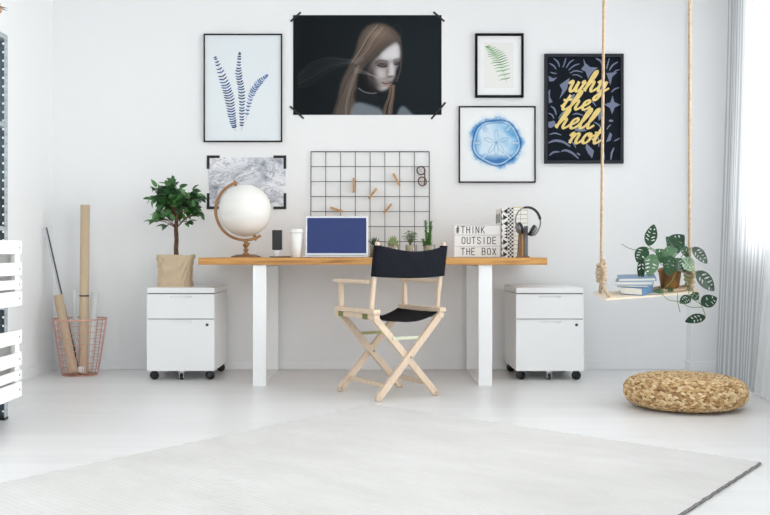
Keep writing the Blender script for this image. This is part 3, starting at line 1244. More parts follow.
def binder(px0, px1, top_py, label, cover_m, face_fn, depth=0.235, side_fn=None):
    x0, x1 = gx(px0, YBi) + 0.0004, gx(px1, YBi) - 0.0004
    zt_ = gz(top_py, YBi)
    t = thing('ring_binder', ((x0 + x1) / 2, YBi + depth / 2, ZT), label, 'binder', 'patterned binders on the desk')
    k = MB()
    c = 0.0028
    k.box(x0, x1, YBi, YBi + c, ZT, zt_)
    k.box(x0, x0 + c, YBi + c, YBi + depth, ZT, zt_)
    k.box(x1 - c, x1, YBi + c, YBi + depth, ZT, zt_)
    to3 = lambda u, v, d: (x0 + (x1 - x0) * u, YBi - 0.0004 - d * 0.0004, ZT + (zt_ - ZT) * v)
    ms = face_fn(k, to3, (x1 - x0), (zt_ - ZT))
    if side_fn:
        to3s = lambda u, v, d: (x0 - 0.0003, YBi + depth * u, ZT + (zt_ - ZT) * v)
        side_fn(k, to3s, depth, zt_ - ZT)
    k.build('cover', [cover_m] + ms, t)
    k = MB()
    k.box(x0 + c + 0.001, x1 - c - 0.001, YBi + 0.02, YBi + depth - 0.006, ZT + 0.008, zt_ - 0.012)
    k.build('paper_block', M['pages'], t)
    return t


def tri_face(k, to3, w, h):
    ms = [M['ink_black'], M['charcoal'], M['teal_grey']]
    n = 8
    for i in range(n):
        v0, v1 = i / n + .006, (i + 1) / n - .006
        vm = (v0 + v1) / 2
        flip = i % 2
        if i in (3, 4):
            for q in range(2):
                a, b = v0 + q * (v1 - v0) / 2, v0 + (q + 1) * (v1 - v0) / 2
                k.add([to3(.45, (a + b) / 2, 1), to3(.95, a, 1), to3(.95, b, 1)], [(0, 1, 2)], 1)
        elif flip:
            k.add([to3(.3, vm, 1), to3(.97, v0, 1), to3(.97, v1, 1)], [(0, 1, 2)], 1)
        else:
            k.add([to3(.97, vm, 1), to3(.3, v0, 1), to3(.3, v1, 1)], [(0, 1, 2)], 1)
        k.add([to3(.08, v0, 1), to3(.26, vm - .02, 1), to3(.08, v1 - .03, 1)], [(0, 1, 2)], 2)
    k.add([to3(0, 0, .5), to3(.07, 0, .5), to3(.07, 1, .5), to3(0, 1, .5)], [(0, 1, 2, 3)], 1)
    return ms


def circ_side(k, to3, dp, h):
    for (cy, cz, r) in [(.06 / dp + i * .075 / dp, .03 / h + j * .07 / h + .0, .03) for i in range(3) for j in range(4)]:
        for rr, m in ((r, 2), (r * .6, 3)):
            vs = [to3(cy + math.cos(a) * rr / dp, cz + math.sin(a) * rr / h, 0) for a in [2 * PI * q / 18 for q in range(18)]]
            vs = [(x - 0.0002 * (m == 3), y, z) for x, y, z in vs]
            k.add(vs, [tuple(range(18))], m)


def check_face(k, to3, w, h):
    nx, nz = 3, 27
    for j in range(nz):
        for i in range(nx):
            if (i + j) % 2 == 0:
                k.add([to3(i / nx, j / nz, 1), to3((i + 1) / nx, j / nz, 1), to3((i + 1) / nx, (j + 1) / nz, 1), to3(i / nx, (j + 1) / nz, 1)], [(0, 1, 2, 3)], 1)
    return [M['ink_black']]


def line_face(k, to3, w, h):
    r = random.Random(21)
    q = lambda u0, u1, v0, v1, m: k.add([to3(u0, v0, 1), to3(u1, v0, 1), to3(u1, v1, 1), to3(u0, v1, 1)], [(0, 1, 2, 3)], m)
    n = 11
    for i in range(1, n + 1):
        v = i / (n + .7)
        q(.03, .97, v - .003, v + .003, 1)
    for u in (.5, .78):
        for i in range(n):
            if r.random() < .55:
                v = i / (n + .7)
                q(u - .008, u + .008, v, v + 1 / (n + .7), 1)
    for u in (.0, .975):
        q(u, u + .025, 0, 1, 2)
    q(0, 1, .985, 1, 2)
    return [M['charcoal'], M['gold_edge']]


binder(501.0, 507.8, 208.2, 'black and white triangle patterned binder touching the light box', M['paper_white'], tri_face, side_fn=circ_side)
binder(507.9, 513.2, 207.6, 'binder with a fine black and white checked spine', M['paper_white'], check_face)
binder(513.3, 527.8, 207.2, 'wide cream binder with thin black lines and gold edges, behind the headphones', M['cream'], line_face)

# =================================================================== PEN HOLDER + HEADPHONES
YH = 5.63
ho = thing('desk_organiser', (gx(522.5, YH), YH, ZT), 'narrow desk holder of brown and grey upright slabs under the headphones', 'holder')
k = MB()
k.box(gx(516.8, YH), gx(528.8, YH), YH - 0.03, YH + 0.03, ZT, ZT + 0.008, bev=0.001)
k.build('base', M['globe_base'], ho)
k = MB()
za = ZT + 0.0085
k.hexa([(gx(517.6, YH), YH - .02, za), (gx(520.3, YH), YH - .02, za), (gx(520.3, YH), YH + .02, za), (gx(517.6, YH), YH + .02, za),
        (gx(519.0, YH), YH - .02, gz(232, YH)), (gx(521.0, YH), YH - .02, gz(232, YH)), (gx(521.0, YH), YH + .02, gz(232, YH)), (gx(519.0, YH), YH + .02, gz(232, YH))], bev=.001)
k.build('slab', M['slab_brown'], ho)
k = MB()
k.box(gx(521.1, YH), gx(522.6, YH), YH - .02, YH + .02, za, gz(230.5, YH), bev=.001)
o = k.build('slab', M['clip'], ho)
o['label'] = 'gold coloured slab'
k = MB()
k.box(gx(522.8, YH), gx(524.4, YH), YH - .02, YH + .02, za, gz(228, YH), bev=.001)
k.build('slab', M['slab_brown'], ho)
k = MB()
k.box(gx(524.5, YH), gx(527.4, YH), YH - .022, YH + .022, za, gz(226, YH), bev=.001)
o = k.build('slab', M['galv_dark'], ho)
o['label'] = 'grey metal slab'
YE = YH - 0.06
hd = thing('headphones', (gx(528, YE), YE, gz(236, YE)), 'black and silver over ear headphones leaning on the holder beside the binders', 'headphones')
band = cr([at(519.2, 229.5, YE), at(515.4, 221, YE), at(517.4, 213, YE), at(522.5, 208.2, YE), at(529, 207.3, YE), at(535.5, 210.4, YE), at(539.6, 217, YE), at(540.2, 224.5, YE), at(537.6, 231.5, YE), at(534.4, 235.6, YE)], 6)
bc = at(528, 221, YE)


def strip(mb, pts, w, h, m=0):
    vs, fs = [], []
    P = [Vector(p) for p in pts]
    for i, p in enumerate(P):
        t = (P[min(i + 1, len(P) - 1)] - P[max(i - 1, 0)]).normalized()
        y = Vector((0, 1, 0))
        n = t.cross(y).normalized()
        ww = w[i] if isinstance(w, list) else w
        for (a, b_) in ((-1, -1), (1, -1), (1, 1), (-1, 1)):
            vs.append(p + y * (ww / 2 * a) + n * (h / 2 * b_))
    for i in range(len(P) - 1):
        for q in range(4):
            fs.append((4 * i + q, 4 * i + (q + 1) % 4, 4 * i + 4 + (q + 1) % 4, 4 * i + 4 + q))
    fs.append((3, 2, 1, 0))
    n4 = 4 * (len(P) - 1)
    fs.append((n4, n4 + 1, n4 + 2, n4 + 3))
    mb.add(vs, fs, m, False)


nb_ = len(band)
k = MB()
strip(k, band, 0.02, 0.0062)
k.build('headband', M['band_grey'], hd)
k = MB()
a_, b_ = int(nb_ * .36), int(nb_ * .72)
strip(k, [Vector(p) + (bc - Vector(p)).normalized() * 0.001 for p in band[a_:b_]], 0.026, 0.012)
k.build('band_pad', M['black_plastic'], hd)
for (c0, nrm) in ((at(519.2, 228.5, YE), Vector((.93, .12, .25))), (at(533.0, 231.0, YE), Vector((-.86, .12, .50)))):
    nrm.normalize()
    Rm = Vector((0, 0, 1)).rotation_difference(nrm).to_matrix()
    k = MB()
    k.lathe([(0.0, -0.017), (0.022, -0.017), (0.030, -0.012), (0.034, -0.004), (0.034, 0.0), (0.0, 0.0)], c0, 28, 0, Rm)
    ec = k.build('ear_cup', M['band_grey'], hd)
    k = MB()
    k.lathe([(0.016, 0.0), (0.033, 0.0), (0.037, 0.006), (0.035, 0.014), (0.028, 0.018), (0.020, 0.015), (0.016, 0.006)], c0, 28, 0, Rm)
    k.build('ear_cushion', M['black_plastic'], ec)

# =================================================================== DIRECTOR CHAIR
ang = math.radians(30.5)
U = Vector((math.cos(ang), math.sin(ang), 0))
V = Vector((-math.sin(ang), math.cos(ang), 0))
C0 = Vector((0.0885, 5.13, 0))


def cp(u, v, z): return C0 + U * u + V * v + Vector((0, 0, z))


ch = thing('director_chair', C0, 'folding pale wood director chair with black canvas seat and back, at the desk', 'chair')
W2 = 0.204
for (v, sgn) in ((-0.19, -1), (0.19, 1)):
    for (s_, off) in ((-1, 0.0115), (1, -0.0115)):
        k = MB()
        vv = v + off * (1 if v < 0 else -1)
        k.bar(cp(s_ * 0.195, vv, 0.430), cp(-s_ * 0.186, vv, 0.014), 0.022, 0.036, V, bev=0.003)
        foot = cp(-s_ * 0.186, vv, 0.014)
        k.tube([foot - V * 0.011, foot + V * 0.011], 0.0135, 14)
        k.build('leg', M['chair_wood'], ch)
    k = MB()
    zc = 0.215
    k.tube([cp(0.008, v - 0.026, zc + .003), cp(0.008, v + 0.026, zc + .003)], 0.006, 10)
    k.build('pivot_bolt', M['bolt'], ch)


def legpt(s_, z):
    t = (0.430 - z) / (0.430 - 0.014)
    return s_ * 0.195 + (-s_ * 0.186 - s_ * 0.195) * t


for s_, off, m1 in ((-1, 0.0115, 'brass'), (1, -0.0115, 'pale_metal')):
    zz = 0.318
    vb = 0.19 * -s_
    k = MB()
    k.bar(cp(legpt(-1, zz), vb, zz), cp(legpt(1, zz), vb, zz), 0.010, 0.016, V, bev=0.001)
    o = k.build('spreader_bar', M[m1], ch)
    zz = 0.075
    k = MB()
    k.bar(cp(legpt(s_, zz), -0.19 + off + .0115, zz), cp(legpt(s_, zz), 0.19 - off - .0115, zz), 0.018, 0.024, U, bev=0.002)
    k.build('stretcher', M['chair_wood'], ch)
for s_ in (-1, 1):
    k = MB()
    k.bar(cp(s_ * 0.199, -0.215, 0.434), cp(s_ * 0.199, 0.215, 0.434), 0.034, 0.028, U, bev=0.003)
    k.build('seat_rail', M['chair_wood'], ch)
    k = MB()
    k.bar(cp(s_ * W2, -0.222, 0.4605), cp(s_ * W2, 0.198, 0.4605), 0.042, 0.024, U, bev=0.003)
    k.build('arm_base', M['chair_wood'], ch)
    for vq in (-.12, .14):
        k = MB()
        k.bar(cp(s_ * 0.199, vq - .026, 0.434), cp(s_ * 0.199, vq + .026, 0.434), 0.0365, 0.0305, U)
        k.build('webbing_loop', M['olive'], ch)
    k = MB()
    k.bar(cp(s_ * W2, -0.165, 0.472), cp(s_ * W2, -0.228, 0.818), 0.021, 0.021, U, bev=0.004)
    k.build('back_post', M['chair_wood'], ch)
    k = MB()
    k.bar(cp(s_ * W2, 0.158, 0.472), cp(s_ * W2, 0.158, 0.602), 0.024, 0.024, U, bev=0.004)
    k.build('arm_post', M['chair_wood'], ch)
    k = MB()
    k.bar(cp(s_ * (W2 + .004), -0.17, 0.612), cp(s_ * (W2 + .004), 0.205, 0.612), 0.048, 0.02, U, bev=0.005)
    k.build('armrest', M['chair_wood'], ch)
# seat sling


def sheet(fn, nu, nv, thick, nrm):
    k = MB()
    vs = []
    for w in (0, 1):
        for j in range(nv + 1):
            for i in range(nu + 1):
                vs.append(fn(i / nu, j / nv) + Vector(nrm) * (thick * w))
    n1 = (nu + 1) * (nv + 1)
    fs = []
    for j in range(nv):
        for i in range(nu):
            a = j * (nu + 1) + i
            fs.append((a, a + 1, a + nu + 2, a + nu + 1))
            fs.append((n1 + a, n1 + a + nu + 1, n1 + a + nu + 2, n1 + a + 1))
    for i in range(nu):
        for a, b in ((i, i + 1), (nv * (nu + 1) + i + 1, nv * (nu + 1) + i)):
            fs.append((a, n1 + a, n1 + b, b))
    for j in range(nv):
        a, b = j * (nu + 1), (j + 1) * (nu + 1)
        fs.append((b, n1 + b, n1 + a, a))
        a, b = a + nu, b + nu
        fs.append((a, n1 + a, n1 + b, b))
    k.add(vs, fs, 0, True)
    return k


def seatf(u, v):
    x = (u - .5) * 2
    return cp(x * 0.184, -0.2 + 0.4 * v, 0.447 - 0.046 * (1 - abs(x) ** 2.2) - 0.004 * math.sin(v * PI))


sheet(seatf, 24, 8, 0.004, (0, 0, 1)).build('seat_sling', M['seat_canvas'], ch)


def backf(u, v):
    x = (u - .5) * 2
    zt2 = 0.800 - 0.030 * (1 - abs(x) ** 2) ** 1.5
    zb2 = 0.641 - 0.010 * (1 - abs(x) ** 2)
    z = zb2 + (zt2 - zb2) * v
    lean = -0.165 + (-0.228 + 0.165) * (z - 0.472) / (0.818 - 0.472)
    wr = 0.0022 * math.sin(x * 9 + v * 7) * (1 - x * x)
    return cp(x * 0.219, lean - 0.014 - 0.028 * (1 - abs(x) ** 2.5) + wr, z)


bs = sheet(backf, 36, 12, 0.004, -V)
for s_ in (-1, 1):
    pts = []
    for z in (0.641, 0.7, 0.75, 0.800):
        lean = -0.165 - 0.063 * (z - 0.472) / 0.346
        pts.append((z, lean))
    vs, fs = [], []
    for z, ln in pts:
        for q in range(16):
            a = 2 * PI * q / 16
            ex = 0.0165 * abs(math.cos(a)) ** .5 * (1 if math.cos(a) > 0 else -1)
            ey = 0.0165 * abs(math.sin(a)) ** .5 * (1 if math.sin(a) > 0 else -1)
            vs.append(cp(s_ * W2 + ex, ln + ey, z))
    for i in range(len(pts) - 1):
        for q in range(16):
            fs.append((i * 16 + q, i * 16 + (q + 1) % 16, (i + 1) * 16 + (q + 1) % 16, (i + 1) * 16 + q))
    bs.add(vs, fs, 0, True)
bs.build('back_sling', M['canvas'], ch)

# =================================================================== WALL PICTURES
YW = WALL


def frame_geo(px0, px1, py0, py1, bw, depth):
    yf = YW - depth
    x0, x1, z0, z1 = gx(px0, yf), gx(px1, yf), gz(py1, yf), gz(py0, yf)
    w = bw / F * yf
    k = MB()
    for (a, b, c, d) in ((x0, x1, z0, z0 + w), (x0, x1, z1 - w, z1), (x0, x0 + w, z0 + w, z1 - w), (x1 - w, x1, z0 + w, z1 - w)):
        k.box(a, b, yf, YW - 0.001, c, d, bev=0.0008)
    return k, (x0 + w, x1 - w, z0 + w, z1 - w), yf, ((x0 + x1) / 2, YW - depth / 2, z0)


def frond(k, to3, pts, wid, m_a, m_b, n, lean=0.35, thick=0.9, stem_m=0, ends=(.15, .1)):
    c = cr(pts, 40)
    k.ribbon(c, 0.7, to3, 1, stem_m)
    N = len(c)
    for i in range(n):
        t = i / n
        idx = int(t * (N - 1) * 0.94)
        x, y = c[idx]
        x2, y2 = c[min(idx + 1, N - 1)]
        tx, ty = x - x2, y - y2
        L = math.hypot(tx, ty) or 1
        tx, ty = tx / L, ty / L
        env = wid * min(1, .3 + t * 2.2) * (1 if t < .6 else 1 - (t - .6) * 1.2)
        for s_ in (-1, 1):
            dx, dy = (-ty * s_ + tx * lean), (tx * s_ + ty * lean)
            w = env * rng.uniform(.85, 1.1)
            p = [(x, y), (x + dx * w * .5, y + dy * w * .5), (x + dx * w + tx * w * .1, y + dy * w + ty * w * .1)]
            k.ribbon(cr(p, 3), [thick * .5, thick * .9, thick * 1.0, thick * 1.0, thick * .9, thick * .7, thick * .2], to3, 1.5, rng.choice([m_a, m_a, m_b]))


# --- blue fronds
k, inn, yf, base = frame_geo(203.5, 282.0, 33.6, 141.8, 1.2, 0.022)
p1 = thing('framed_print', base, 'tall thin black framed print of three blue fern fronds', 'picture', 'pictures on the back wall')
k.build('frame', M['black_frame'], p1)
k = MB()
yp = YW - 0.012
k.box(inn[0], inn[1], yp, yp + 0.006, inn[2], inn[3])
zm = lambda x, y, d: (gx(190 + x * .2716, yp), yp - 0.0003 - 0.0002 * d, gz(10 + y * .2716, yp))
frond(k, zm, [(93, 175), (125, 260), (146, 330), (156, 400), (168, 447)], 19, 1, 2, 27, .3, 5.0, 1)
frond(k, zm, [(183, 158), (179, 230), (190, 300), (191, 380), (190, 447)], 13.5, 1, 2, 27, .35, 5.0, 1)
frond(k, zm, [(284, 240), (248, 275), (222, 325), (206, 405)], 12, 2, 3, 20, .4, 4.6, 2)
k.build('print', [M['print_blue_paper'], M['ink1'], M['ink2'], M['ink3']], p1)

# --- green fern
k, inn, yf, base = frame_geo(475.3, 523.8, 33.2, 97.3, 2.3, 0.026)
p2 = thing('framed_print', base, 'small thick black framed print of one green fern leaf', 'picture', 'pictures on the back wall')
k.build('frame', M['black_frame'], p2)
k = MB()
k.box(inn[0], inn[1], yp, yp + 0.006, inn[2], inn[3])
k.build('mount', M['mat_white'], p2)
k = MB()
zm = lambda x, y, d: (gx(470 + x * .14, yp), yp - 0.0008 - 0.0002 * d, gz(28 + y * .14, yp))
k.add([zm(100, 105, 0), zm(312, 105, 0), zm(312, 428, 0), zm(100, 428, 0)], [(0, 1, 2, 3)], 0)
fc = cr([(120, 130), (168, 168), (205, 220), (232, 290), (262, 392)], 12)
k.ribbon(fc, [3.4 - 2.0 * i / (len(fc) - 1) for i in range(len(fc))], zm, 1, 2)
for i in range(15):
    t = .06 + .86 * i / 14
    x, y = fc[int(t * (len(fc) - 1))]
    env = 66 * min(1, .18 + t * 2.0) * (1 if t < .62 else 1 - (t - .62) * 1.1)
    for s_, sl in ((-1, -.02), (1, -.42)):
        w = env * rng.uniform(.88, 1.08) * (1.0 if s_ < 0 else .92)
        p = [(x, y), (x + s_ * w * .45, y + sl * w * .45 - 2 + 3 * t), (x + s_ * w, y + sl * w + s_ * -3 + 10 * t)]
        k.ribbon(cr(p, 4), [5, 7.5, 8.2, 8, 7, 6, 4.8, 3, .8], zm, 1.5, rng.choice([1, 1, 2]))
k.build('print', [M['print_paper'], M['fern1'], M['fern2']], p2)

# --- helper for painted prints: a fine grid carrying its own printed colours


def painted(name, m, px0, px1, py0, py1, y, img, parent):
    hh, ww, _ = img.shape
    k = MB()
    k.keep = True
    k.grid(lambda u, v: (gx(px0 + (px1 - px0) * u, y), y, gz(py1 + (py0 - py1) * v, y)), ww - 1, hh - 1, 0, False)
    o = k.build(name, m, parent)
    lin_ = np.where(img <= 0.04045, img / 12.92, ((img + 0.055) / 1.055) ** 2.4)
    ca = o.data.color_attributes.new('Col', 'FLOAT_COLOR', 'POINT')
    buf = np.ones((hh * ww, 4))
    buf[:, :3] = lin_[::-1].reshape(-1, 3)
    ca.data.foreach_set('color', buf.ravel())
    return o


class Paint:
    """tiny painter: soft polygons and strokes on a numpy picture, in user units"""

    def __init__(s, w, h, x0, x1, y0, y1, bg):
        s.X, s.Y = np.meshgrid(np.linspace(x0, x1, w), np.linspace(y0, y1, h))
        s.px = (x1 - x0) / w
        s.im = np.ones((h, w, 3)) * np.array(bg) / 255.0

    def blur(s, a, r):
        r = max(1, int(r / s.px))
        for _ in range(2):
            for ax_ in (0, 1):
                pad = [(0, 0), (0, 0)]
                pad[ax_] = (r, r)
                b = np.pad(a, pad, mode='edge')
                cs = np.cumsum(b, axis=ax_)
                z = np.zeros_like(np.take(cs, [0], axis=ax_))
                cs = np.concatenate([z, cs], axis=ax_)
                n = a.shape[ax_]
                hi = np.take(cs, range(2 * r + 1, 2 * r + 1 + n), axis=ax_)
                lo = np.take(cs, range(0, n), axis=ax_)
                a = (hi - lo) / (2 * r + 1)
        return a

    def mask(s, poly):
        ins = np.zeros(s.X.shape, bool)
        n = len(poly)
        for i in range(n):
            xa, ya = poly[i]
            xb, yb = poly[(i + 1) % n]
            if ya == yb:
                continue
            c = ((ya > s.Y) != (yb > s.Y)) & (s.X < (xb - xa) * (s.Y - ya) / (yb - ya) + xa)
            ins ^= c
        return ins.astype(float)

    def mix(s, a, c):
        a = np.clip(a, 0, 1)[..., None]
        s.im = s.im * (1 - a) + np.array(c) / 255.0 * a

    def poly(s, pts, c, al=1.0, soft=4, smooth=True):
        p = cr(pts, 6, True) if smooth else pts
        s.mix(s.blur(s.mask(p), soft) * al, c)

    def blob(s, x, y, rx, ry, c, al=1.0, rot=0.0, pw=1.0):
        a = math.radians(rot)
        dx, dy = s.X - x, s.Y - y
        u = (dx * math.cos(a) + dy * math.sin(a)) / rx
        v = (-dx * math.sin(a) + dy * math.cos(a)) / ry
        s.mix(al * np.exp(-(u * u + v * v) ** pw), c)

    def stroke(s, pts, w, c, al=1.0):
        P = cr(pts, 6)
        d = np.full(s.X.shape, 1e9)
        for (xa, ya), (xb, yb) in zip(P[:-1], P[1:]):
            L = (xb - xa) ** 2 + (yb - ya) ** 2 or 1
            t = np.clip(((s.X - xa) * (xb - xa) + (s.Y - ya) * (yb - ya)) / L, 0, 1)
            d = np.minimum(d, (s.X - xa - t * (xb - xa)) ** 2 + (s.Y - ya - t * (yb - ya)) ** 2)
        s.mix(al * np.exp(-d / (w * w)), c)


# --- portrait poster
P = Paint(310, 208, -184, 558, 0, 500, (27, 32, 35))
P.blob(470, 260, 190, 320, (38, 46, 50), .6)
P.blob(-120, 250, 130, 400, (21, 25, 27), .7)
pr = random.Random(4)
# far hair mass and the long fall of hair
P.poly([(232, 42), (182, 58), (146, 108), (126, 180), (96, 250), (58, 330), (38, 420), (18, 512), (112, 512), (128, 430), (142, 350), (150, 290), (196, 240), (246, 190), (300, 150), (344, 138), (352, 110), (320, 70), (280, 48)], (86, 76, 70), .95, 7)
P.poly([(235, 50), (200, 62), (170, 110), (150, 170), (170, 200), (230, 160), (290, 130), (330, 120), (300, 75), (265, 52)], (112, 98, 88), .85, 12)
for i in range(64):
    t = pr.uniform(-.05, 1.02)
    P.stroke([(236 + 50 * t, 50 + 18 * t), (190 + 50 * t, 105 + 22 * t), (150 + 48 * t, 175 + 20 * t), (110 + 30 * t, 235 + 12 * t)], pr.uniform(.9, 2.6), pr.choice([(158, 138, 124), (96, 80, 70), (46, 40, 38), (64, 56, 52), (182, 164, 150)]), pr.uniform(.2, .6))
for i in range(44):
    t = pr.uniform(-.1, 1.1)
    P.stroke([(150 - 20 * t, 255), (122 - 40 * t + pr.uniform(-6, 6), 340), (102 - 52 * t + pr.uniform(-8, 8), 420), (98 - 86 * t, 510)], pr.uniform(1, 2.8), pr.choice([(132, 118, 108), (78, 68, 62), (54, 50, 48), (146, 132, 124)]), pr.uniform(.2, .5))
P.blob(235, 92, 46, 26, (176, 152, 134), .4, -22)
P.blob(110, 330, 26, 60, (120, 106, 96), .35, 18)
# neck and sweater
P.poly([(150, 290), (210, 330), (250, 380), (240, 410), (180, 400), (135, 372)], (30, 30, 32), .95, 6)
P.poly([(112, 512), (118, 452), (150, 436), (215, 455), (252, 470), (262, 512)], (126, 134, 142), .95, 8)
P.poly([(338, 512), (346, 470), (366, 455), (398, 480), (420, 512)], (118, 128, 136), .9, 6)
for i in range(7):
    P.stroke([(115, 462 + i * 8), (170, 452 + i * 9), (245, 470 + i * 8)], 2, (84, 92, 100), .4)
P.poly([(132, 372), (180, 398), (240, 402), (236, 440), (170, 436), (124, 420)], (36, 38, 41), .95, 5)
P.stroke([(143, 366), (170, 384), (205, 392), (232, 390)], 2.6, (150, 156, 160), .8)
# face
face = [(334, 138), (348, 168), (350, 212), (342, 250), (327, 284), (324, 312), (308, 338), (290, 366), (262, 380), (232, 368), (204, 338), (192, 296), (204, 246), (244, 200), (292, 160)]
P.poly(face, (150, 143, 142), 1, 5)
P.blob(222, 262, 26, 40, (96, 88, 86), .6, 10)
P.poly([(336, 142), (348, 172), (348, 212), (320, 226), (280, 226), (252, 218), (262, 190), (296, 160)], (214, 212, 214), .95, 10)
P.blob(250, 292, 42, 34, (206, 200, 199), .8, 25)
P.blob(270, 362, 26, 13, (190, 184, 183), .75, -12)
P.blob(205, 300, 26, 62, (52, 46, 46), .85, -12)
P.blob(215, 350, 34, 22, (48, 43, 44), .7, 35)
P.blob(262, 246, 34, 13, (58, 50, 52), .85, 6)
P.blob(333, 238, 18, 12, (64, 58, 60), .8, -14)
P.stroke([(228, 236), (252, 226), (286, 232)], 3.5, (70, 60, 58), .7)
P.stroke([(318, 226), (334, 220), (348, 220)], 3.0, (80, 72, 70), .6)
P.stroke([(240, 252), (262, 260), (284, 256)], 3.2, (24, 20, 22), .9)
P.stroke([(322, 246), (336, 248), (346, 240)], 2.8, (28, 24, 26), .9)
P.poly([(298, 240), (316, 240), (324, 290), (310, 306), (292, 302), (290, 280)], (214, 211, 211), .8, 5)
P.blob(288, 284, 9, 22, (110, 98, 98), .55, 8)
P.blob(302, 308, 15, 4.5, (70, 58, 60), .75, -4)
P.stroke([(262, 338), (282, 344), (304, 336)], 3.0, (58, 36, 38), .9)
P.blob(284, 352, 20, 6, (150, 106, 104), .7, -6)
P.blob(286, 332, 18, 4, (140, 100, 98), .6, -4)
P.blob(276, 318, 24, 5, (120, 110, 110), .45, -6)
# hair over the forehead, in front of the neck and blown strands
for i in range(12):
    t = i / 11
    P.stroke([(322 + 14 * t, 82 + 16 * t), (350 + 6 * t, 130), (358 - 3 * t, 200), (354 - 4 * t, 270), (338 - 10 * t, 330)], pr.uniform(1.2, 2.6), pr.choice([(104, 92, 86), (70, 60, 56), (86, 76, 72)]), .2)
for i in range(34):
    t = pr.uniform(0, 1)
    P.stroke([(300 + 26 * t, 352), (290 + 32 * t, 410), (270 + 46 * t, 460), (262 + 50 * t, 512)], pr.uniform(1, 2.6), pr.choice([(164, 134, 116), (120, 98, 86), (78, 64, 58)]), pr.uniform(.3, .6))
for i in range(14):
    t = i / 13
    P.stroke([(170, 200 + 30 * t), (100, 222 + 24 * t), (0, 212 + 70 * t), (-90, 240 + 110 * t), (-160, 300 + 70 * t)], pr.uniform(.8, 2.0), (120, 116, 114), pr.uniform(.1, .4))
for i in range(5):
    P.stroke([(120, 262 + 6 * i), (180, 284 + 3 * i), (240, 318 - 2 * i)], 1.4, (180, 170, 164), .35)
P.stroke([(300, 60), (345, 52), (356, 85), (352, 110)], 3, (58, 58, 60), .4)
yp2 = WALL - 0.0045
po = thing('portrait_poster', at(367.4, 114.9, WALL - 0.003), 'wide black photo poster of a long haired woman looking down, taped by its corners', 'poster', 'pictures on the back wall')
k = MB()
k.box(gx(293.1, yp2), gx(441.6, yp2), yp2 + 0.0006, WALL - 0.0015, gz(114.9, yp2), gz(15.1, yp2))
k.build('backing', M['paper_white'], po)
M['portrait'] = vcol_mat('portrait_print', 0.8)
painted('print', M['portrait'], 293.1, 441.6, 15.1, 114.9, yp2, P.im, po)
yt = yp2 - 0.0008
for (ax_, ay_, bx_, by_) in ((290.4, 21.6, 300.8, 12.2), (433.4, 11.9, 444.4, 21.4), (289.8, 106.2, 303.8, 118.6), (431.2, 119.0, 445.6, 102.4)):
    k = MB()
    a, b = Vector((ax_, ay_)), Vector((bx_, by_))
    d = (b - a).normalized()
    n = Vector((-d.y, d.x)) * 0.95
    t3 = lambda x, y, dd: (gx(x, yt), yt + dd, gz(y, yt))
    k.prism([tuple(a + n), tuple(b + n), tuple(b - n), tuple(a - n)], t3, 0.0006)
    o = k.build('tape_strip', M['tape'], po)

# --- sand dollar watercolour
k, inn, yf, base = frame_geo(458.9, 535.8, 106.0, 182.6, 1.25, 0.022)
p4 = thing('framed_print', base, 'square thin black framed watercolour of a blue round shell', 'picture', 'pictures on the back wall')
k.build('frame', M['black_frame'], p4)
P = Paint(240, 240, 29, 456, 42, 466, (240, 242, 243))
X, Y = P.X, P.Y
dx, dy = X - 236, Y - 243
th_ = np.arctan2(dy, dx)
r = np.hypot(dx, dy * 1.06)


def wob(k_, ph): return np.sin(k_ * th_ + ph)


ns = 0.5 + 0.25 * np.sin(X * .06 + 2 * np.sin(Y * .045)) + 0.25 * np.sin(Y * .08 + 1.7 * np.sin(X * .05 + 1))
ns2 = 0.5 + 0.5 * np.sin(X * .15 + 2.4 * np.sin(Y * .11)) * np.sin(Y * .13 + 2 * np.sin(X * .09))
ro = 160 + 5 * wob(2, .4) + 3 * wob(5, 2) + 12 * (ns - .5) + 8 * (ns2 - .5)
ri = 127 + 4 * wob(5, .5)
halo = np.clip((ro + 18 - r) / 60, 0, 1)
P.mix(halo * .5 * (.5 + .6 * ns), (140, 194, 230))
ring = np.clip((ro - 4 - r) / 36, 0, 1)
P.mix(ring * (.5 + .5 * ns), (46, 122, 192))
P.mix(ring * np.clip(np.sin(th_ * 1.0 + 2.9) * .6 + .35, 0, 1) * .6 * (.4 + .6 * ns2), (18, 76, 156))
low = np.clip((dy - 20) / 120, 0, 1)
P.mix(ring * low * .55 * (.5 + .5 * ns2), (16, 72, 148))
inner = np.clip((ri - r) / 8, 0, 1)
P.mix(inner * .96, (214, 232, 244))
P.mix(inner * np.clip((dx - 5 - dy * .5) / 110, 0, 1) * (.3 + .7 * ns) * .9, (92, 164, 216))
P.mix(inner * np.clip((dy - 58 - 10 * ns) / 36, 0, 1) * .8, (36, 100, 170))
P.mix(inner * np.clip((-dx - 88 + 12 * ns) / 40, 0, 1) * .6, (72, 142, 204))
P.mix(np.exp(-((r - ri) / 4.0) ** 2) * .85, (206, 226, 240))
P.mix(np.exp(-((r - ri - 9) / 4.5) ** 2) * .7, (34, 92, 162))
P.mix(np.exp(-((r - ri + 8) / 3.5) ** 2) * .45, (60, 124, 186))
for a in (-128, -50, 2, 50, 178, 128):
    a = math.radians(a)
    for q in range(3):
        rr = 120 - q * 11
        P.blob(236 + rr * math.cos(a), 243 + rr * math.sin(a) * .94, 10, 10, (64, 128, 190), .5)
        P.blob(236 + rr * math.cos(a), 243 + rr * math.sin(a) * .94, 6.5, 6.5, (226, 236, 244), .9)
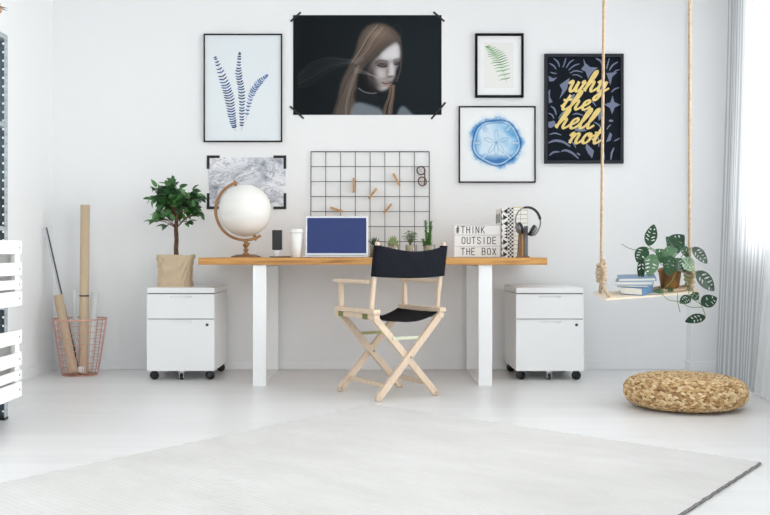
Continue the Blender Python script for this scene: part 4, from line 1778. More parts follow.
for a in (-90, -18, 54, 90, 126, 198):
    a = math.radians(a)
    ca, sa = math.cos(a), math.sin(a)
    for s_ in (-1, 1):
        P.stroke([(236, 243), (236 + 34 * ca - 9 * s_ * sa, 243 + 34 * sa + 9 * s_ * ca), (236 + 66 * ca - 6 * s_ * sa, 243 + 66 * sa + 6 * s_ * ca), (236 + 70 * ca, 243 + 70 * sa)], 2.2, (112, 158, 196), .55)
P.stroke([(190, 127), (236, 127), (282, 127)], 2.5, (70, 110, 150), .6)
y4 = YW - 0.013
M['sandd'] = vcol_mat('watercolour_print', 0.45)
painted('print', M['sandd'], 459.6, 535.2, 106.8, 181.9, y4, P.im, p4)
k = MB()
k.box(inn[0], inn[1], y4 + 0.001, y4 + 0.006, inn[2], inn[3])
k.build('backing', M['mat_white'], p4)

# --- leaf poster with script lettering
k, inn, yf, base = frame_geo(544.7, 623.8, 53.6, 163.3, 2.9, 0.028)
p5 = thing('framed_poster', base, 'charcoal framed black leaf poster with gold script lettering, partly behind the swing rope', 'poster', 'pictures on the back wall')
k.build('frame', M['grey_frame'], p5)
k = MB()
y5 = YW - 0.013
k.box(inn[0], inn[1], y5, y5 + 0.006, inn[2], inn[3])
zm = lambda x, y, d: (gx(540 + x * .2328, y5), y5 - 0.0003 - 0.0003 * d, gz(48 + y * .2328, y5))


def clampbox(p): return [(min(max(x, 34), 346), min(max(y, 38), 483)) for x, y in p]


shards = [
    [(186, 44), (196, 66), (216, 82), (248, 84), (226, 102), (206, 132), (196, 102), (176, 92), (190, 74)],
    [(312, 204), (319, 232), (346, 244), (320, 256), (310, 284), (300, 258), (276, 242), (302, 234)],
    [(284, 108), (332, 104), (310, 124), (302, 160), (294, 132)],
    [(84, 158), (128, 128), (116, 176), (84, 218), (96, 182)],
    [(36, 318), (60, 312), (72, 330), (46, 344), (36, 340)],
    [(198, 408), (232, 442), (224, 474), (206, 452), (196, 430)],
    [(284, 404), (300, 362), (310, 372), (302, 398)],
    [(36, 186), (44, 176), (40, 210), (54, 232), (38, 238)],
    [(128, 206), (150, 196), (144, 226), (132, 236)],
    [(242, 168), (262, 160), (256, 196), (244, 206)],
    [(150, 340), (182, 336), (200, 356), (176, 360), (150, 356)],
    [(36, 120), (56, 130), (74, 126), (58, 142), (40, 144)],
    [(246, 262), (270, 252), (268, 300), (252, 312)],
]
for s_ in shards:
    p = clampbox(s_)
    cxm = sum(x for x, y in p) / len(p)
    cym = sum(y for x, y in p) / len(p)
    vs = [zm(cxm, cym, 1)] + [zm(x, y, 1) for x, y in p]
    n = len(p)
    k.add(vs, [(0, i + 1, (i + 1) % n + 1) for i in range(n)], 1)
slits = [
    ([(58, 44), (76, 60), (84, 82)], 7), ([(40, 66), (58, 76), (70, 92)], 6), ([(112, 42), (106, 62), (98, 84)], 6),
    ([(146, 50), (128, 62), (112, 86)], 6), ([(170, 68), (146, 76), (122, 96)], 6), ([(184, 104), (152, 98), (128, 108)], 6),
    ([(182, 128), (160, 116), (138, 116)], 5), ([(44, 104), (58, 108), (72, 110)], 5), ([(240, 44), (262, 58), (270, 84)], 9),
    ([(298, 44), (292, 66), (286, 90)], 6), ([(334, 60), (312, 74), (298, 96)], 7), ([(344, 92), (326, 98), (312, 110)], 5),
    ([(340, 170), (322, 176), (306, 190)], 6), ([(46, 250), (62, 262), (70, 288)], 7), ([(36, 280), (52, 288), (60, 304)], 6),
    ([(106, 270), (92, 284), (80, 304)], 6), ([(40, 372), (64, 366), (92, 374)], 6), ([(36, 408), (64, 398), (100, 404), (130, 424)], 11),
    ([(40, 462), (58, 448), (84, 446)], 8), ([(90, 444), (112, 440), (140, 452), (166, 476)], 10), ([(120, 394), (142, 408), (154, 430)], 6),
    ([(158, 452), (166, 456), (172, 460)], 8), ([(240, 372), (252, 396), (252, 426)], 7), ([(296, 314), (304, 312), (314, 314)], 9),
    ([(286, 350), (296, 336), (304, 330)], 5), ([(304, 480), (308, 452), (318, 428)], 8), ([(264, 440), (274, 458), (276, 480)], 7),
    ([(232, 318), (254, 332), (264, 352)], 7), ([(180, 262), (200, 278), (212, 300)], 5), ([(140, 286), (160, 282), (186, 290)], 6),
    ([(204, 222), (226, 232), (240, 250)], 6), ([(318, 400), (334, 392), (344, 386)], 6),
]
for p, w in slits:
    c = cr(clampbox(p), 6)
    n = len(c)
    k.ribbon(c, [w * (.35 + .65 * math.sin(PI * (i + .6) / (n + .2))) for i in range(n)], zm, 1.3, 1)
SCRIPT = {
    'w': ([[(-.1, .75), (.06, 1), (.16, .85), (.12, .3), (.22, .0), (.4, .12), (.56, .95)], [(.56, .95), (.52, .25), (.62, .0), (.8, .15), (.94, .7), (.92, 1.0), (.86, .85), (1.1, .8)]], 1.12),
    'h': ([[(-.05, .15), (.24, .8), (.44, 1.6), (.42, 1.95), (.3, 1.85), (.18, 1.2), (.08, .4), (.05, .0)], [(.08, .35), (.26, .82), (.42, .95), (.5, .8), (.44, .25), (.52, .0), (.68, .08), (.84, .3)]], .84),
    'y': ([[(-.06, .8), (.06, 1), (.14, .85), (.1, .3), (.2, .02), (.38, .15), (.54, .95)], [(.54, .95), (.46, .2), (.36, -.5), (.2, -.85), (.04, -.75), (.12, -.45), (.5, -.05), (.84, .3)]], .8),
    't': ([[(-.05, .3), (.14, .7), (.3, 1.55), (.2, .9), (.12, .3), (.18, .0), (.34, .05), (.56, .3)], [(-.06, 1.02), (.2, 1.0), (.54, 1.1)]], .54),
    'e': ([[(-.04, .3), (.2, .42), (.42, .72), (.36, .97), (.16, .85), (.06, .4), (.16, .02), (.36, .02), (.62, .32)]], .6),
    'l': ([[(-.04, .3), (.2, .8), (.42, 1.6), (.38, 1.95), (.24, 1.7), (.1, .6), (.14, .05), (.28, .0), (.5, .3)]], .5),
    'n': ([[(-.08, .7), (.06, 1), (.14, .85), (.1, .4), (.05, .0)], [(.08, .35), (.26, .82), (.42, .95), (.5, .8), (.44, .25), (.52, .0), (.68, .08), (.84, .3)]], .84),
    'o': ([[(.4, .95), (.16, .88), (.03, .4), (.14, .03), (.36, .1), (.5, .5), (.42, .92), (.34, .75), (.52, .68), (.8, .8)]], .72),
}


def script(word, x, y, xh, sx, slant=.33, pen=11):
    pa = math.radians(42)
    for chh in word:
        strokes, adv = SCRIPT[chh]
        for st_ in strokes:
            c = cr(st_, 9)
            pp = [(x + (a + slant * b * .8) * sx, y - b * xh) for a, b in c]
            ws = []
            for i in range(len(pp)):
                a = pp[max(i - 1, 0)]
                b = pp[min(i + 1, len(pp) - 1)]
                ta = math.atan2(-(b[1] - a[1]), b[0] - a[0])
                ws.append(pen * (.62 + .5 * abs(math.sin(ta - pa + 0.35))))
            k.ribbon(pp, ws, zm, 2.2, 2)
        x += adv * sx


script('why', 118, 186, 44, 62, pen=12.5)
script('the', 88, 264, 40, 62, pen=12)
script('hell', 66, 344, 42, 66, pen=12.5)
script('not', 122, 409, 44, 64, pen=12.5)
k.build('print', [M['poster_black'], M['poster_slate'], M['gold']], p5)

# --- marble print with photo corners
y6 = YW - 0.004
mp_ = thing('marble_print', at(246.5, 207.6, y6), 'grey and white marble pattern print held by four black corners, behind the globe', 'picture', 'pictures on the back wall')
k = MB()
k.box(gx(208.9, y6), gx(285.4, y6), y6, YW - 0.0012, gz(207.8, y6), gz(157.4, y6))
k.build('print', M['marble'], mp_)
yc_ = y6 - 0.0012
for (x, y, sx, sy) in ((206.8, 155.4, 1, 1), (286.2, 155.4, -1, 1), (206.8, 209.2, 1, -1), (286.2, 209.2, -1, -1)):
    k = MB()
    A, W_ = 12.8, 2.7
    A2 = 13.4 if sy > 0 else 16
    p = [(x, y), (x + sx * A, y), (x + sx * A, y + sy * W_), (x + sx * W_, y + sy * W_), (x + sx * W_, y + sy * A2), (x, y + sy * A2)]
    t3 = lambda a, b, d: (gx(a, yc_), yc_ + d, gz(b, yc_))
    k.prism(p, t3, 0.0048)
    k.build('corner', M['tape'], mp_)

# =================================================================== WIRE GRID, CLIPS, GLASSES
yg0, yg1 = WALL - 0.045, WALL - 0.012     # foot on the desk, head against the wall
gxs = [310.9 + 14.8 * i for i in range(9)]
gz_top, gz_bot = gz(151.7, yg1), ZT + 0.003


def gp(px, t):  # t 0 at the foot, 1 at the head
    Y = yg0 + (yg1 - yg0) * t
    return Vector((gx(px, WALL - 0.025), Y, gz_bot + (gz_top - gz_bot) * t))


gd = thing('wire_grid_board', gp(370, 0), 'black wire grid memo board leaning on the wall behind the laptop', 'memo board')
gd.location.z = ZT
WL[gd.name].z = ZT
k = MB()
for i in (0, 8):
    k.tube([gp(gxs[i], 0), gp(gxs[i], 1)], 0.0029, 8)
for t in (0, 1):
    k.tube([gp(gxs[0], t), gp(gxs[8], t)], 0.0029, 8)
k.build('border', M['wire'], gd)
k = MB()
for i in range(1, 8):
    k.tube([gp(gxs[i], 0), gp(gxs[i], 1)], 0.0021, 6)
k.build('upright_wires', M['wire'], gd)
k = MB()
for j in range(1, 7):
    k.tube([gp(gxs[0], j / 7) - Vector((0, .0032, 0)), gp(gxs[8], j / 7) - Vector((0, .0032, 0))], 0.0021, 6)
k.build('cross_wires', M['wire'], gd)


def gridY(py):
    z = gz(py, WALL - .03)
    t = (z - gz_bot) / (gz_top - gz_bot)
    return yg0 + (yg1 - yg0) * t


clip_labels = (
    ((353.6, 178.0), (353.6, 192.4), 'wooden clothespin hanging upright on the wire grid'),
    ((376.6, 188.3), (368.8, 198.7), 'wooden clothespin leaning to the right at the centre of the wire grid'),
    ((393.2, 173.4), (399.7, 185.4), 'wooden clothespin leaning to the left, nearest the spectacles on the wire grid'),
    ((391.6, 203.8), (384.0, 213.3), 'wooden clothespin leaning to the right low on the grid above the small plants'),
    ((330.5, 207.4), (343.2, 211.7), 'wooden clothespin lying almost level just above the laptop lid'),
)
for (a, b, lab) in clip_labels:
    Yc = gridY((a[1] + b[1]) / 2) - 0.004
    A, B = at(a[0], a[1], Yc), at(b[0], b[1], Yc)
    t = thing('clothespin', (A + B) / 2, lab, 'clothespin', 'wooden clothespins on the wire grid')
    D = (B - A).normalized()
    Nn = Vector((0, 1, 0))
    Sd = D.cross(Nn)
    for s_ in (-1, 1):
        k = MB()
        p0 = A + Nn * (s_ * 0.0095)
        p1 = A + D * ((B - A).length * .45) + Nn * (s_ * 0.0062)
        p2 = B + Nn * (s_ * 0.0062)
        k.bar(p0, p1, 0.0135, 0.006, Sd, bev=0.0006)
        k.bar(p1, p2, 0.0135, 0.006, Sd, bev=0.0006)
        k.build('prong', M['clip'], t)
    k = MB()
    m_ = A + D * ((B - A).length * .5)
    k.tube([m_ - Sd * 0.007 + D * .001, m_ + Sd * 0.007 + D * .001], 0.003, 8)
    k.tube([m_ - Sd * 0.004 - Nn * .0103, m_ - Sd * 0.004 + Nn * .0103], 0.0012, 6)
    k.build('spring', M['steel_dark'], t)

Yc = gridY(176) - 0.016
sp = thing('spectacles', at(421.5, 187, Yc), 'dark tortoise spectacles hanging sideways on the wire grid', 'glasses')
k = MB()
cs_ = ((421.0, 170.6, 4.0, 4.1), (422.3, 181.4, 4.0, 4.4))
for (cx_, cy_, ra, rb) in cs_:
    pts = [at(cx_ + ra * math.cos(a) * (1 + .06 * math.sin(2 * a)), cy_ + rb * math.sin(a), Yc) for a in [2 * PI * i / 24 for i in range(24)]]
    k.tube(pts, 0.0042, 6, closed=True)
k.tube(cr([at(423.6, 174.0, Yc), at(425.0, 176.0, Yc), at(424.2, 178.4, Yc)], 4), 0.003, 6)
k.build('frame', M['tort'], sp)
for (cx_, cy_, ra, rb) in cs_:
    k = MB()
    pts = [at(cx_ + ra * math.cos(a), cy_ + rb * math.sin(a), Yc) for a in [2 * PI * i / 24 for i in range(24)]]
    k.add(pts + [p + Vector((0, .0015, 0)) for p in pts], [tuple(range(24)), tuple(range(47, 23, -1))] + [(i, (i + 1) % 24, 24 + (i + 1) % 24, 24 + i) for i in range(24)], 0, False)
    k.build('lens', M['lens'], sp)
for (py0, py1, q) in ((166.6, 184.5, .006), (185.6, 168, .010)):
    k = MB()
    k.tube(cr([at(422.5, py0, Yc), at(424.2, py0 + (py1 - py0) * .06, Yc + q), at(424.8, (py0 + py1) / 2, Yc + q), at(424.2, py1, Yc + q)], 6), 0.0036, 6)
    k.build('temple', M['tort'], sp)

# =================================================================== WIRE BASKET WITH ROLLS
YK = 5.95
kx, = (gx(80.0, YK),)
zb0, zb1 = 0.004, gz(318.8, YK)
RT, RB = 0.163, 0.108


def br_(t): return RB + (RT - RB) * (t ** 0.9)


bk = thing('wire_basket', (kx, YK, 0), 'copper wire waste basket holding paper rolls in the corner', 'basket')
k = MB()
ring = lambda r, z, n=48: [(kx + r * math.cos(2 * PI * i / n), YK + r * math.sin(2 * PI * i / n), z) for i in range(n)]
k.tube(ring(RT, zb1), 0.0045, 8, closed=True)
k.build('rim', M['copper'], bk)
k = MB()
for j in range(1, 9):
    t = j / 9
    k.tube(ring(br_(t), zb0 + (zb1 - zb0) * t), 0.0018, 6, closed=True)
for r in (RB, RB * .66, RB * .33):
    k.tube(ring(r, zb0), 0.0024, 6, closed=True)
k.build('ring_wires', M['copper'], bk)
k = MB()
for i in range(22):
    a = 2 * PI * i / 22
    pts = [(kx + br_(t) * math.cos(a), YK + br_(t) * math.sin(a), zb0 + (zb1 - zb0) * t) for t in [q / 10 for q in range(11)]]
    k.tube([(kx, YK, zb0)] + pts, 0.0018, 6)
k.build('upright_wires', M['copper'], bk)


def roll(name, label, p0, p1, r, m, inner=None, cat='paper roll', group='rolls standing in the copper basket', build_extra=None):
    p0, p1 = Vector(p0), Vector(p1)
    d = (p1 - p0).normalized()
    R = Vector((0, 0, 1)).rotation_difference(d).to_matrix()
    L = (p1 - p0).length
    t = thing(name, p0, label, cat, group)
    k = MB()
    k.lathe([(r, 0), (r, L), (r * .9, L), (r * .9, .001)], p0, 28, 0, R)
    k.f.pop()
    k.mi.pop()
    k.sm.pop()
    k.f.pop()
    k.mi.pop()
    k.sm.pop()
    # spiral sheet inside
    vs, fs = [], []
    N = 40
    for i in range(N + 1):
        a = i / N * 4.5 * PI
        rr = r * (.88 - .45 * i / N)
        for z in (.002, L - .002):
            vs.append(p0 + R @ Vector((rr * math.cos(a), rr * math.sin(a), z)))
    for i in range(N):
        fs.append((2 * i, 2 * i + 1, 2 * i + 3, 2 * i + 2))
    k.add(vs, fs, 1, True)
    k.build('sheet', [m, inner or m], t)
    if build_extra:
        build_extra(t, p0, d, R, r, L)
    return t


def band_extra(t, p0, d, R, r, L):
    k = MB()
    f = 0.46
    k.lathe([(r * 1.0, L * f - .004), (r * 1.07, L * f - .004), (r * 1.07, L * f + .004), (r * 1.0, L * f + .004)], p0, 28, 0, R)
    k.build('band', M['black_plastic'], t)
    k = MB()
    c = p0 + d * 0.028 - Vector((0.008, r + .0008, 0))
    k.box(c.x - .016, c.x + .02, c.y - .0006, c.y, c.z - .018, c.z + .018)
    k.build('tag', M['label_white'], t)


ZB = 0.012
roll('paper_roll', 'tall brown paper roll with a black band, standing upright in the copper basket', (gx(83.5, YK - .02), YK - .02, ZB), at(85.2, 205, YK + .0), 0.0285, M['kraft_roll'], M['kraft_in'], build_extra=band_extra)
roll('paper_roll', 'short thick brown paper roll leaning left in the copper basket', (gx(75.0, YK - .03), YK - .062, ZB + .012), at(58.0, 295, YK - .03), 0.0285, M['kraft_roll'], M['kraft_in'])
roll('paper_roll', 'white paper roll leaning right at the back of the copper basket', (gx(87, YK + .055), YK + .058, ZB), at(95.5, 292, YK + .08), 0.024, M['frost'])
roll('paper_roll', 'narrow white paper roll standing behind the dark rod in the copper basket', (gx(76, YK + .06), YK + .075, ZB), at(74.0, 290, YK + .10), 0.013, M['frost'])
rod = thing('measuring_rod', (gx(77.2, YK), YK + .02, ZB), 'long thin dark and silver rod leaning left out of the copper basket', 'rod', 'rolls standing in the copper basket')
A, B = Vector((gx(78.0, YK), YK + .03, ZB + .004)), at(46.5, 227.5, YK + .06)
k = MB()
k.bar(A, B, 0.007, 0.010, (1, 0, 0), bev=.0008)
k.build('dark_edge', M['steel_rule'], rod)
k = MB()
off = Vector((-0.0105, 0, 0))
k.bar(A + off, B + off, 0.013, 0.004, (1, 0, 0), bev=.0006)
k.build('silver_edge', M['alu'], rod)

# =================================================================== RACK, CRATES
YU_ = 4.355
xu = gx(4.5, YU_)
rk = thing('metal_rack', (-1.87, 3.9, 0), 'tall perforated grey metal shelving rack by the side wall, holding white crates', 'shelf')
zr = gz(36, YU_)


def upright(x, y, sx, sy, holes=True):
    k = MB()
    a, th2 = 0.036, 0.0025
    # two flanges of the angle, the front one with a row of punched slots and its shade in the colour
    bx_ = lambda xa, xb, ya, yb, za, zb, m: k.box(min(xa, xb), max(xa, xb), min(ya, yb), max(ya, yb), za, zb, m)
    yf_ = y - sy * th2
    bx_(x, x - sx * .0125, y, yf_, 0.012, zr, 1)
    bx_(x - sx * .0245, x - sx * a, y, yf_, 0.012, zr, 1)
    z, zp = 0.03, 0.012
    while z < zr - .02:
        bx_(x - sx * .0125, x - sx * .0245, y, yf_, zp, z, 1)
        zp = z + .010
        bx_(x - sx * th2 - sx * .0001, x + sx * .0005, y - sy * .015, y - sy * .021, z + .012, z + .020, 2)
        z += 0.0392
    bx_(x - sx * .0125, x - sx * .0245, y, yf_, zp, zr, 1)
    bx_(x, x - sx * th2, yf_, y - sy * a, 0.012, zr, 0)
    return k.build('upright', [M['galv'], M['galv_dark'], M['hole']], rk)


for (x, y, sx, sy) in ((gx(7.6, YU_), YU_, 1, 1), (gx(7.6, YU_), 3.45, 1, -1), (-2.07, YU_, -1, 1), (-2.07, 3.45, -1, -1)):
    upright(x, y, sx, sy)
    k = MB()
    k.box(min(x + .002 * sx, x - sx * .04), max(x + .002 * sx, x - sx * .04), min(y + sy * .002, y - sy * .04), max(y + sy * .002, y - sy * .04), 0, 0.012)
    k.build('foot', M['black_plastic'], rk)
CT = ((0.529, 0.285), (0.129, 0.295))
for z in (CT[1][0] - .001, CT[0][0] - .001, 0.885, 1.356, zr + .0):
    k = MB()
    t_ = 0.022
    x0, x1, y0, y1 = -2.064, xu + .0145, 3.456, YU_ - .006
    k.box(x0, x1, y0, y1, z - .003, z, 0)
    for b in ((x0, x1, y0, y0 + .002), (x0, x1, y1 - .002, y1), (x0, x0 + .002, y0, y1), (x1 - .002, x1, y0, y1)):
        k.box(*b, z - t_, z, 0)
    k.build('shelf', M['galv'], rk)


def crate(z0, h, label):
    x0, x1, y0, y1 = -2.0, -1.547, 3.52, 4.2
    t = thing('slatted_crate', ((x0 + x1) / 2, (y0 + y1) / 2, z0), label, 'crate', 'white slatted crates on the rack')
    s_ = 0.010
    fr = ((0, .205), (.33, .525), (.59, .74), (.775, 1.0))
    fr = tuple((1 - b, 1 - a) for a, b in ((0, .205), (.335, .53), (.60, .74), (.775, 1.0)))
    k = MB()
    for (a, b) in fr:
        k.box(x1 - s_, x1, y0, y1, z0 + a * h, z0 + b * h, bev=.0015)
    k.build('side', M['white_wood'], t)
    k = MB()
    for (a, b) in fr:
        k.box(x0, x0 + s_, y0, y1, z0 + a * h, z0 + b * h, bev=.0015)
    k.build('side', M['white_wood'], t)
    for yy in (y0, y1 - .014):
        k = MB()
        k.box(x0 + s_, x1 - s_, yy, yy + .014, z0, z0 + h * (1.0 if yy == y0 else .9), bev=.0015)
        k.build('end_panel', M['white_wood'], t)
    k = MB()
    k.box(x0 + s_, x1 - s_, y0 + .014, y1 - .014, z0, z0 + .008)
    k.build('bottom', M['white_wood'], t)
    for yy in (y0 + .0145, y1 - .0545):
        for xx in (x0 + s_ + .0005, x1 - s_ - .0205):
            k = MB()
            k.box(xx, xx + .02, yy, yy + .04, z0 + .0085, z0 + h * .99, bev=.001)
            k.build('corner_post', M['white_wood'], t)
    k = MB()
    for (a, b) in fr:
        zc = z0 + (a + b) / 2 * h
        for yy in (y0 + .03, y1 - .03):
            k.tube([(x1 - .001, yy, zc), (x1 + .0012, yy, zc)], .0048, 8)
    k.build('nail_heads', M['oak_knot'], t)
    return t


crate(CT[0][0], CT[0][1], 'white slatted wooden crate on the middle shelf of the metal rack, the upper crate')
crate(CT[1][0], CT[1][1], 'white slatted wooden crate on the bottom shelf of the metal rack, the lower crate')
k = MB()
k.box(-2.0, -1.705, 3.9, 4.30, .886, gz(190, 4.3), bev=.003)
bb = thing('storage_box', (-1.85, 4.1, .886), 'brown box on the rack shelf above the crates, behind the metal upright', 'box')
k.build('body', M['brown_box'], bb)
k = MB()
k.box(-2.002, -1.703, 3.898, 4.302, gz(190, 4.3), gz(190, 4.3) + .012, bev=.002)
k.build('lid', M['brown_box'], bb)
pc = Vector((gx(0.9, 4.2) - .062, 4.2, zr + .001))
pp_ = thing('potted_herb', pc, 'small plant in a terracotta pot on top of the metal rack', 'plant')
k = MB()
k.lathe([(0, 0), (.042, 0), (.056, .075), (.062, .076), (.063, .097), (.058, .097), (.055, .08), (0, .08)], pc, 28)
k.build('pot', M['terracotta'], pp_)
k = MB()
lr = random.Random(31)
for i in range(40):
    a = lr.uniform(0, 2 * PI)
    b = pc + Vector((math.cos(a) * .01, math.sin(a) * .01, .08))
    e = lr.uniform(.5, 1.3)
    d = Vector((math.cos(a) * math.cos(e), math.sin(a) * math.cos(e), math.sin(e)))
    leaf(k, b, d, (0, 0, 1), lr.uniform(.05, .075), .032, 0, .2, .5)
k.build('leaves', M['herb'], pp_)

# =================================================================== SWING
YS = 4.62


def twist(mb, pts, r, pitch, n=6, strands=3, m=0):
    P = [Vector(p) for p in pts]
    # resample
    segs = [(P[i + 1] - P[i]).length for i in range(len(P) - 1)]
    L = sum(segs)
    N = max(8, int(L / (pitch / 7)))
    res = []
    for i in range(N + 1):
        s_ = L * i / N
        j = 0
        while j < len(segs) - 1 and s_ > segs[j]:
            s_ -= segs[j]
            j += 1
        res.append(P[j] + (P[j + 1] - P[j]) * min(1, s_ / segs[j]))
    up = None
    frames = []
    for i, p in enumerate(res):
        t = (res[min(i + 1, N)] - res[max(i - 1, 0)]).normalized()
        if up is None:
            a = Vector((0, 1, 0)) if abs(t.y) < .9 else Vector((1, 0, 0))
            up = (a - t * a.dot(t)).normalized()
        else:
            up = (up - t * up.dot(t)).normalized()
        frames.append((p, up.copy(), t.cross(up)))
    for s_ in range(strands):
        pt = []
        for i, (p, u_, b_) in enumerate(frames):
            a = 2 * PI * s_ / strands + 2 * PI * (L * i / N) / pitch
            pt.append(p + (u_ * math.cos(a) + b_ * math.sin(a)) * (r * .48))
        mb.tube(pt, r * .58, n, m)


nl, fl = at(606.2, 299.3, 4.53), at(592.8, 292.3, 4.73)
nr_, fr_ = at(701.0, 291.4, 4.60), at(687.0, 285.6, 4.79)
thk = Vector((0, 0, 0.0085))
sw = thing('rope_swing', ((nl + nr_ + fl + fr_) / 4), 'pale wooden swing board hanging on two thick jute ropes, carrying books and a plant', 'swing')
k = MB()
k.hexa([nl - thk, nr_ - thk, fr_ - thk, fl - thk, nl, nr_, fr_, fl], bev=.0015)
k.build('seat_board', M['board'], sw)


def bp(u, v, h=0.0):
    """point on top of the board: u along its length, v from front to back"""
    a = nl + (nr_ - nl) * u
    b = fl + (fr_ - fl) * u
    return a + (b - a) * v + BN * h


BN = (nr_ - nl).cross(fl - nl).normalized()
for (u, topx, kz0, kz1, botx) in ((0.055, 604.0, 262.5, 283.5, 601.2), (0.93, 689.6, 263.0, 287.0, 689.5)):
    ctr = bp(u, .5)
    Yr = ctr.y
    kt, kb = at(botx, kz0, Yr), at(botx, kz1, Yr)
    top = Vector((gx(topx, Yr), Yr, ZC))
    tz0 = at(topx, 0, Yr)
    k = MB()
    dirv = (tz0 - kt)
    topc = kt + dirv * ((ZC - kt.z) / dirv.z)
    twist(k, [topc, kt, kb], 0.0074, 0.03)
    rp_ = k.build('rope', M['rope'], sw)
    k = MB()
    # wrapped knot
    turns = 5
    pts = []
    n = turns * 14
    for i in range(n + 1):
        t = i / n
        a = t * turns * 2 * PI
        rr = 0.0145 + 0.004 * math.sin(t * PI) + 0.0015 * math.sin(t * 41)
        c = kt + (kb - kt) * (t * .92 + .04)
        pts.append(c + Vector((rr * math.cos(a), rr * math.sin(a), 0.003 * math.sin(a * 2))))
    k.tube(pts, 0.0098, 8)
    # end tuck across the wraps
    twist(k, cr([kt + Vector((.012, -.012, .012)), kt + Vector((-.008, -.031, -.012)), (kt + kb) / 2 + Vector((.006, -.033, 0)), kb + Vector((-.004, -.02, .004))], 5), 0.008, 0.03, 5)
    k.build('knot', M['rope'], rp_)
    k = MB()
    for v in (.16, .84):
        e = bp(u, v, .004)
        twist(k, cr([kb + Vector((0, -.004 if v < .5 else .004, .006)), (kb + e) / 2 + (e - kb).cross(Vector((0, 0, 1))) * 0.0, e], 5), 0.0088, 0.032, 5)
    k.build('rope_fork', M['rope'], rp_)

# books on the swing
bU = (nr_ - nl).normalized()
bV = (fl - nl) - bU * (fl - nl).dot(bU)
bV.normalize()


def book(c, w, d, h, yaw, cover, label, spine='x'):
    """lying book; spine on its +x side; c = centre of its underside"""
    a = math.radians(yaw)
    X_ = bU * math.cos(a) + bV * math.sin(a)
    Y_ = -bU * math.sin(a) + bV * math.cos(a)
    t = thing('book', c, label, 'book', 'books stacked on the swing')
    q = 0.0022
    k = MB()
    k.obox(c + BN * (q / 2), X_ * (w / 2), Y_ * (d / 2), BN * (q / 2))
    k.obox(c + BN * (h - q / 2), X_ * (w / 2), Y_ * (d / 2), BN * (q / 2))
    k.obox(c + BN * (h / 2) + X_ * (w / 2 - q / 2), X_ * (q / 2), Y_ * (d / 2), BN * (h / 2 - q))
    k.build('cover', cover, t)
    k = MB()
    k.obox(c + BN * (h / 2) - X_ * 0.002, X_ * (w / 2 - .0035), Y_ * (d / 2 - .003), BN * (h / 2 - q - .0002))
    k.build('pages', M['pages'], t)


h0 = 0.0012
bc0 = bp(.385, .46, h0)
stack = [
    (.118, .112, .036, -50, M['blue_cover'], 'thick bright blue book at the bottom of the swing stack', 0.0, 0),
    (.150, .105, .0115, -36, M['blue_grey'], 'thin grey blue book lying directly on the thick bottom book', -.006, .004),
    (.178, .110, .0165, -26, M['blue_pale'], 'pale blue book second from the top of the swing stack', -.006, .006),
    (.178, .118, .0150, -20, M['blue_grey'], 'top book of the stack on the swing with blue grey cover', .006, .012),
]
hz = 0.0
for (w, d, h, yaw, cv, lab, ox, oy) in stack:
    book(bc0 + bU * ox + bV * oy + BN * hz, w, d, h, yaw, cv, lab)
    hz += h + 0.0004

# rope coil under the pot (the free rope end wound flat)
pcx = bp(.745, .5, 0)
k = MB()
pts = []
for i in range(0, 110):
    a = i * .26
    rr = .012 + .0026 * a
    pts.append(pcx + bU * (rr * math.cos(a)) + bV * (rr * math.sin(a) * .8) + BN * .0075)
k.tube(pts, .0068, 7)
coil = tag(k.build('rope_coil', M['rope']), 'flat coil of jute rope under the bronze plant pot on the swing', 'rope coil')

# monstera
PH = 0.0152
pb = pcx + BN * PH
mo = thing('potted_monstera', pb, 'trailing swiss cheese plant in a bronze pot on the swing', 'plant')
k = MB()
pr_t, pr_b, hh = 0.0575, 0.043, 0.092
Rb = Vector((0, 0, 1)).rotation_difference(BN).to_matrix()
k.lathe([(0, 0), (pr_b, 0), (pr_b + .001, .002), (pr_t - .003, hh * .84), (pr_t, hh * .85), (pr_t + .001, hh), (pr_t - .004, hh), (pr_t - .006, hh * .9), (0, hh * .9)], pb, 36, 0, Rb)
k.build('pot', M['bronze'], mo)
k = MB()
k.lathe([(0, hh * .905), (pr_t - .0065, hh * .902)], pb, 24, 0, Rb)
k.build('soil', M['soil'], mo)
pc = pb + BN * (hh * .9)


